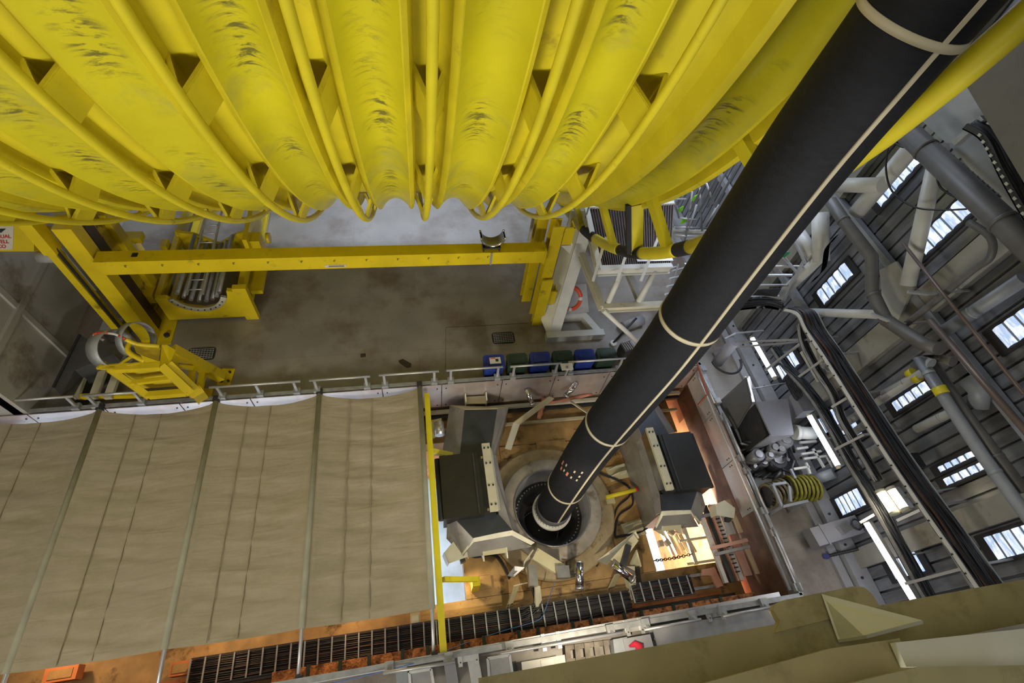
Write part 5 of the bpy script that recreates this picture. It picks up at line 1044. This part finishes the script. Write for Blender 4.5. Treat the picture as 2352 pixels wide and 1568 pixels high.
# ================================================================ RIGHT DECK EQUIPMENT
T = thing('equipment_cabinet', (8.9, 4.7, 0), 'tall grey deck cabinet with its top tilted open and dark shelves inside', 'cabinet')
CAB = mat('cabinet_grey', (.26, .26, .29), .5, var=.06)
part(T, 'top_plate', M().plate([Z(1735, 924, 1.5), Z(1808, 916, 1.5), Z(1822, 996, 1.5), Z(1770, 1000, 1.5)], .05), CAB)
part(T, 'side_panel', M().plate([Z(1768, 1000, 1.5), Z(1822, 996, 1.5), Z(1805, 1010, .1), Z(1705, 1045, .1)], .03), CAB)
part(T, 'carcass', M().prism([Z(1735, 926, 1.4), Z(1760, 1000, 1.4), Z(1790, 998, 1.4), Z(1800, 925, 1.4)], (0, 0, -1.4)), DARKM)
part(T, 'open_door', M().plate([Z(1650, 925, .25), Z(1715, 866, 1.2), Z(1728, 925, 1.3), Z(1690, 990, .25)], .03), mat('door_dark_grey', (.12, .12, .12), .5, var=.08))
for k in range(4): part(T, 'shelf_bar', M().bar(Z(1690 + k * 14, 985 - k * 6, .3), Z(1712 + k * 14, 1035 - k * 12, .3), .05, .05), PIPEL)
part(T, 'inner_floor', M().plate([Z(1685, 985, .12), Z(1738, 940, .12), Z(1768, 1000, .12), Z(1702, 1040, .12)], .03), DARKM)
solo('standing_pipe', M().cyl(Z(1648, 832, 0), Z(1648, 832, 0) + V(0, 0, 1.1), .16, 24), CAB, 'short fat grey pipe standing on the deck right of the hose', 'pipe')
# pump and valve assembly
T = thing('valve_assembly', (8.7, 4.0, 0), 'cluttered grey pump and valve assembly between the rail and the wall', 'machinery')
MG = mat('machine_grey', (.2, .2, .21), .4, metal=.4, var=.35, scale=5); MD = mat('machine_dark', (.045, .045, .05), .4, metal=.3, var=.4)
random.seed(11)
def zc(cx_, cy_, z): return Z(1680 + cx_ / 5.6, 920 + cy_ / 5.6, z)
part(T, 'skid', M().prism([zc(230, 700, .12), zc(700, 420, .12), zc(1050, 480, .12), zc(1200, 830, .12), zc(700, 1000, .12), zc(300, 960, .12)], (0, 0, -.1)), MD)
part(T, 'motor_body', M().cyl(zc(860, 410, 1.2), zc(1060, 420, 1.2), .16, 24), WHITE, label='white capped motor'); part(T, 'motor_cap', M().cyl(zc(810, 405, 1.2), zc(865, 410, 1.2), .19, 24), WHITE)
for (x_, y_, z, r, l) in ((700, 500, 1.0, .2, .22), (560, 600, .9, .14, .2), (350, 690, .8, .16, .3), (500, 700, .8, .11, .3), (640, 620, .9, .13, .2), (420, 790, .6, .12, .25), (600, 750, .6, .24, .2), (300, 850, .5, .09, .3)):
    p = zc(x_, y_, z); part(T, 'valve_body', M().cyl(p, p - V(0, 0, l * 1.6), r, 18), MG if (x_ // 10) % 3 else MD); part(T, 'valve_cap', M().cyl(p, p + V(0, 0, .05), r * .6, 14), STEEL)
for k in range(22):
    a = zc(random.uniform(250, 900), random.uniform(520, 950), random.uniform(.3, .8)); b = a + V(random.uniform(-.4, .4), random.uniform(-.3, .3), random.uniform(-.3, .2)); b.z = max(b.z, .1)
    part(T, 'small_pipe', M().cyl(a, b, random.uniform(.015, .04), 8), random.choice((MG, MD, STEEL, CABLE)))
for a, b in (((900, 690), (1150, 650)), ((930, 750), (1240, 710)), ((1050, 620), (1190, 860)), ((800, 880), (1000, 850)), ((960, 800), (1010, 940)), ((880, 540), (1100, 520)), ((840, 620), (980, 600)), ((760, 880), (820, 1000)), ((1220, 700), (1310, 860))): part(T, 'white_rail', M().bar(zc(*a, .8), zc(*b, .8), .055, .055), WHITE if b[0] > 900 else PIPEL)
part(T, 'slant_pipe', M().cyl(zc(1000, 1040, .4), zc(1320, 930, .9), .13, 18), PIPEL)
# hose reel
T = thing('hose_reel', (8.5, 3.0, 0), 'hose reel wound with dirty yellow hose on the deck beside the wall kerb', 'hose reel')
YH = mat('yellow_hose', (.24, .22, .03), .5, var=.35, scale=8); YH2 = mat('dull_hose', (.2, .17, .09), .5, var=.3)
a, b = zc(700, 1130, .5), zc(1060, 1120, .5); a2 = zc(440, 1230, .5)
def coil(a, b, r, n, m, nm):
    d = (b - a); dn = d.normalized(); u = dn.cross(V(0, 0, 1)).normalized(); v = dn.cross(u); pts = []
    for k in range(n * 14 + 1): t = k / (n * 14); an = 2 * PI * k / 14; pts.append(a + d * t + (u * math.cos(an) + v * math.sin(an)) * (r + .01 * math.sin(k)))
    part(T, nm, M().tube(pts, .035, 6), m)
coil(a, b, .3, 7, YH, 'hose_coil'); coil(a, b, .22, 6, YH, 'hose_coil'); coil(a2, a - (a - a2) * .08, .26, 5, YH2, 'hose_coil')
for q in (a, b, a2): dn = (b - a).normalized(); part(T, 'reel_disc', M().cyl(q - dn * .012, q + dn * .012, .26, 28), MD)
for p, q in (((530, 1080), (650, 1365)), ((530, 1080), (700, 1055)), ((650, 1365), (980, 1290)), ((740, 1100), (760, 1300))): part(T, 'frame_bar', M().bar(zc(*p, .85), zc(*q, .85), .06, .06), PIPEL)
for p in ((530, 1080), (650, 1365), (980, 1290), (700, 1055)): q = zc(*p, .85); part(T, 'frame_leg', M().box((q.x, q.y, .42), (.05, .05, .84)), PIPEL)
# grey duct box with clamp
T = thing('grey_duct', Z(1870, 1235, 0), 'pale grey square duct running from the deck to the wall, below the hose reel', 'duct')
a, b = Z(1862, 1238, .35), Z(1965, 1207, .55); part(T, 'duct_run', M().bar(a, b, .42, .42), CAB); part(T, 'collar', M().bar(a.lerp(b, .2), a.lerp(b, .23), .48, .48), CAB); part(T, 'fitting', M().box(a.lerp(b, .6) + V(0, 0, .25), (.3, .2, .14), .3), STEEL); part(T, 'fitting', M().tube([a.lerp(b, .85) + V(.12 * math.cos(u), .12 * math.sin(u), .28) for u in [2 * PI * k / 14 for k in range(14)]], .025, 6, closed=True), DARKM)
T = thing('floor_spring_post', Z(1905, 1275, 0), 'dark ribbed rod rising from a blue floor socket near the wall', 'rod')
a, b = Z(1900, 1277, .05), Z(2015, 1250, .7); part(T, 'rod', M().tube([a.lerp(b, k / 40) for k in range(41)], [.03 + .012 * (k % 2) for k in range(41)], 8), DARKM); part(T, 'socket', M().cyl(Z(1898, 1277, 0), Z(1898, 1277, .08), .07, 12), BLUE)
for i, (px, py, x_) in enumerate(((1885, 860, 9.6), (1905, 840, 9.6))):
    T = thing('drum_fitting', X(px, py, x_), 'round spooled fitting on the wall beside the big tray, %s one' % ('lower left' if i == 0 else 'upper right'), 'fitting', 'round fittings beside the big tray')
    for k in range(3): p = X(px, py, x_ - .06 * k); part(T, 'ring', M().tube([p + V(0, .15 * math.cos(u), .15 * math.sin(u)) for u in [2 * PI * j / 20 for j in range(20)]], .02, 6, closed=True), GREYP)
    part(T, 'hub', M().cyl(X(px, py, x_ + .2), X(px, py, x_ - .1), .05, 12), GALV)
solo('wall_box', M().box(X(1880, 830, 9.85), (.25, .9, .5)), CREAMW, 'cream backing box behind the round fittings', 'box'); solo('wall_box', M().box(X(1835, 930, 9.6), (.3, .55, .4)), CAB, 'pale grey wall box above the deck cabinet', 'box'); solo('wall_box', M().box(X(2100, 1060, 9.8), (.2, .3, .2)), DARKM, 'small dark box beside the narrow windows', 'box')
solo('coiled_cable', M().tube([X(1815, 893, 9.3) + V(.0, .35 * math.cos(u), .08 * math.sin(u) + .01 * u) for u in [k * PI / 9 for k in range(80)]], .02, 6), CABLE, 'flattened coil of black cable above the pale grey wall box', 'cable')
# dark ring bracket above the floor near the hose
solo('ring_bracket', M().tube([Z(1668, 828, 1.9) + V(.4 * math.cos(u), .4 * math.sin(u), 0) for u in [PI + k * PI / 14 for k in range(15)]], .03, 8), DARKM, 'dark half ring bracket above the short fat pipe', 'bracket')
solo('red_conduit', M().tube([Z(1598, 825, .6), Z(1600, 830, .6), Z(1625, 905, .6), V(Z(1625, 905, .6).x, Z(1625, 905, .6).y, 0)], .03, 8), mat('red_oxide', (.3, .07, .03), .5), 'red oxide conduit beside the topmost right handrail', 'pipe')
# ================================================================ FRONT DECK (bottom edge)
T = thing('wooden_pallet', Z(1360, 1515, 0), 'weathered grey wooden pallet on the deck at the bottom', 'pallet')
for k in range(6): part(T, 'deck_board', M().bar(Z(1303 + k * 22, 1482 - k * 3, .15), Z(1310 + k * 23, 1560 - k * 4, .15), .11, .025), WOODM)
for py in (1488, 1520, 1552): part(T, 'stringer', M().bar(Z(1298, py, .07), Z(1425, py - 16, .07), .09, .1), WOODM)
T = thing('white_crate', Z(1250, 1535, 0), 'white flat topped crate beside the pallet at the bottom', 'crate')
part(T, 'lid', M().prism([Z(1198, 1520, .45), Z(1297, 1503, .45), Z(1305, 1568, .45), Z(1205, 1590, .45)], (0, 0, -.06)), SIGNW); part(T, 'side', M().prism([Z(1202, 1522, .4), Z(1295, 1506, .4), Z(1303, 1568, .4), Z(1208, 1588, .4)], (0, 0, -.4)), WHITE); part(T, 'label_sheet', M().plate([Z(1242, 1516, .46), Z(1272, 1511, .46), Z(1278, 1558, .46), Z(1245, 1564, .46)], .006), WHITE)
T = thing('red_cloth', Z(1466, 1485, 0), 'crumpled red cloth on a small grey table at the bottom', 'cloth')
part(T, 'cloth', M().tube([Z(1445, 1484, .5), Z(1458, 1478, .55), Z(1468, 1484, .56), Z(1474, 1500, .5)], [.02, .06, .09, .05], 8), REDC)
solo('small_table', M().box((Z(1470, 1490, .44).x, Z(1470, 1490, .44).y, .22), (.6, .45, .43)), CAB, 'small grey table under the red cloth', 'table')
solo('grey_girder', M().ibeam(Z(1500, 1468, .16), Z(1795, 1420, .16), .4, .3, .04), GREYP, 'dull grey steel girder lying on the front deck, below the long rail', 'girder')
solo('grey_bin', M().prism([Z(1408, 1468, .4), Z(1440, 1462, .4), Z(1448, 1525, .4), Z(1415, 1530, .4)], (0, 0, -.4)), PIPEL, 'blue grey box between the pallet and the red cloth', 'box')
for i, (px, py) in enumerate(((1150, 1520), (970, 1552))):
    T = thing('aluminium_frame', Z(px, py, .3), 'small aluminium ladder frame on the front deck, ' + ('right one beside the crate' if i == 0 else 'left one at the bottom edge'), 'frame', 'aluminium frames on the front deck')
    a, b, c_, d_ = Z(px - 30, py - 8, .3), Z(px + 20, py - 16, .3), Z(px + 28, py + 34, .3), Z(px - 26, py + 42, .3)
    for p, q in ((a, b), (b, c_), (c_, d_), (d_, a)): part(T, 'bar', M().bar(p, q, .05, .05), ALU)
    part(T, 'panel', M().plate([a, b, c_, d_], .01), GREYP)
for i, (px, py) in enumerate(((1035, 1540), (1090, 1540), (925, 1560), (1178, 1555))): solo('deck_plate', M().box(Z(px, py, .12), (.22, .5, .24), .1), (CAB, ALU, PIPEL, DARKM)[i], ('pale grey box left of the aluminium frame', 'aluminium box next to the aluminium frame', 'blue grey box at the bottom edge', 'dark box touching the white crate')[i] + ', front deck', 'box')
# ================================================================ FOREGROUND BEAMS (close to the camera)
T = thing('foreground_girder', (3, -.2, 8.9), 'huge cream painted girder close to the camera across the lower right', 'girder')
FG = mat('cream_girder_paint', (.4, .35, .18), .6, var=.15, scale=3, dirt=(.12, .09, .025), dscale=2.2, dth=.52, dsoft=.25); FGW = mat('grey_cream_paint', (.3, .29, .24), .6, var=.12, scale=3, dirt=(.17, .14, .08), dscale=2, dth=.55); FGL = mat('pale_gusset_paint', (.62, .62, .52), .5, var=.06, scale=2)
part(T, 'lower_flange', M().box((4.5, -.02, 8.98), (8.6, .22, .04)), FG)
part(T, 'web', M().box((4.5, -.14, 9.3), (8.6, .03, .64)), FGW)
part(T, 'upper_flange', M().box((4.5, -.2, 9.64), (8.6, .2, .04)), FGW)
pp = [at(px, py, 2, 9.02) for px, py in ((1782, 1452), (1792, 1425), (1776, 1400), (1780, 1388), (1800, 1378), (1960, 1346), (1985, 1348), (2002, 1362), (2022, 1393))]
part(T, 'lug_plate', M().prism(pp, (0, 0, -.05)), FG)
g0 = at(1888, 1367, 2, 9.04)
part(T, 'gusset', M().plate([at(1888, 1367, 2, 9.04), at(2120, 1428, 2, 9.42), at(1990, 1462, 2, 9.3), at(1925, 1472, 2, 9.04)], .02), FGL)
T = thing('foreground_girder', (3, -.5, 9.4), 'dim cream box girder plate in the bottom right corner, closest to the camera', 'girder')
part(T, 'side_panel', M().plate([at(2050, 1476, 2, 9.9), at(2075, 1532, 2, 9.9), at(2420, 1530, 2, 9.9), at(2420, 1436, 2, 9.9)], .03), FGL)
part(T, 'plate', M().plate([at(1500, 1600, 2, 9.85), at(1900, 1490, 2, 9.85), at(2060, 1466, 2, 9.85), at(2085, 1540, 2, 9.85), at(1900, 1640, 2, 9.85)], .03), FG)
part(T, 'bottom_flange', M().plate([at(1900, 1580, 2, 10.1), at(2100, 1532, 2, 10.1), at(2480, 1525, 2, 10.1), at(2480, 1700, 2, 10.1), at(1900, 1700, 2, 10.1)], .03), FG)
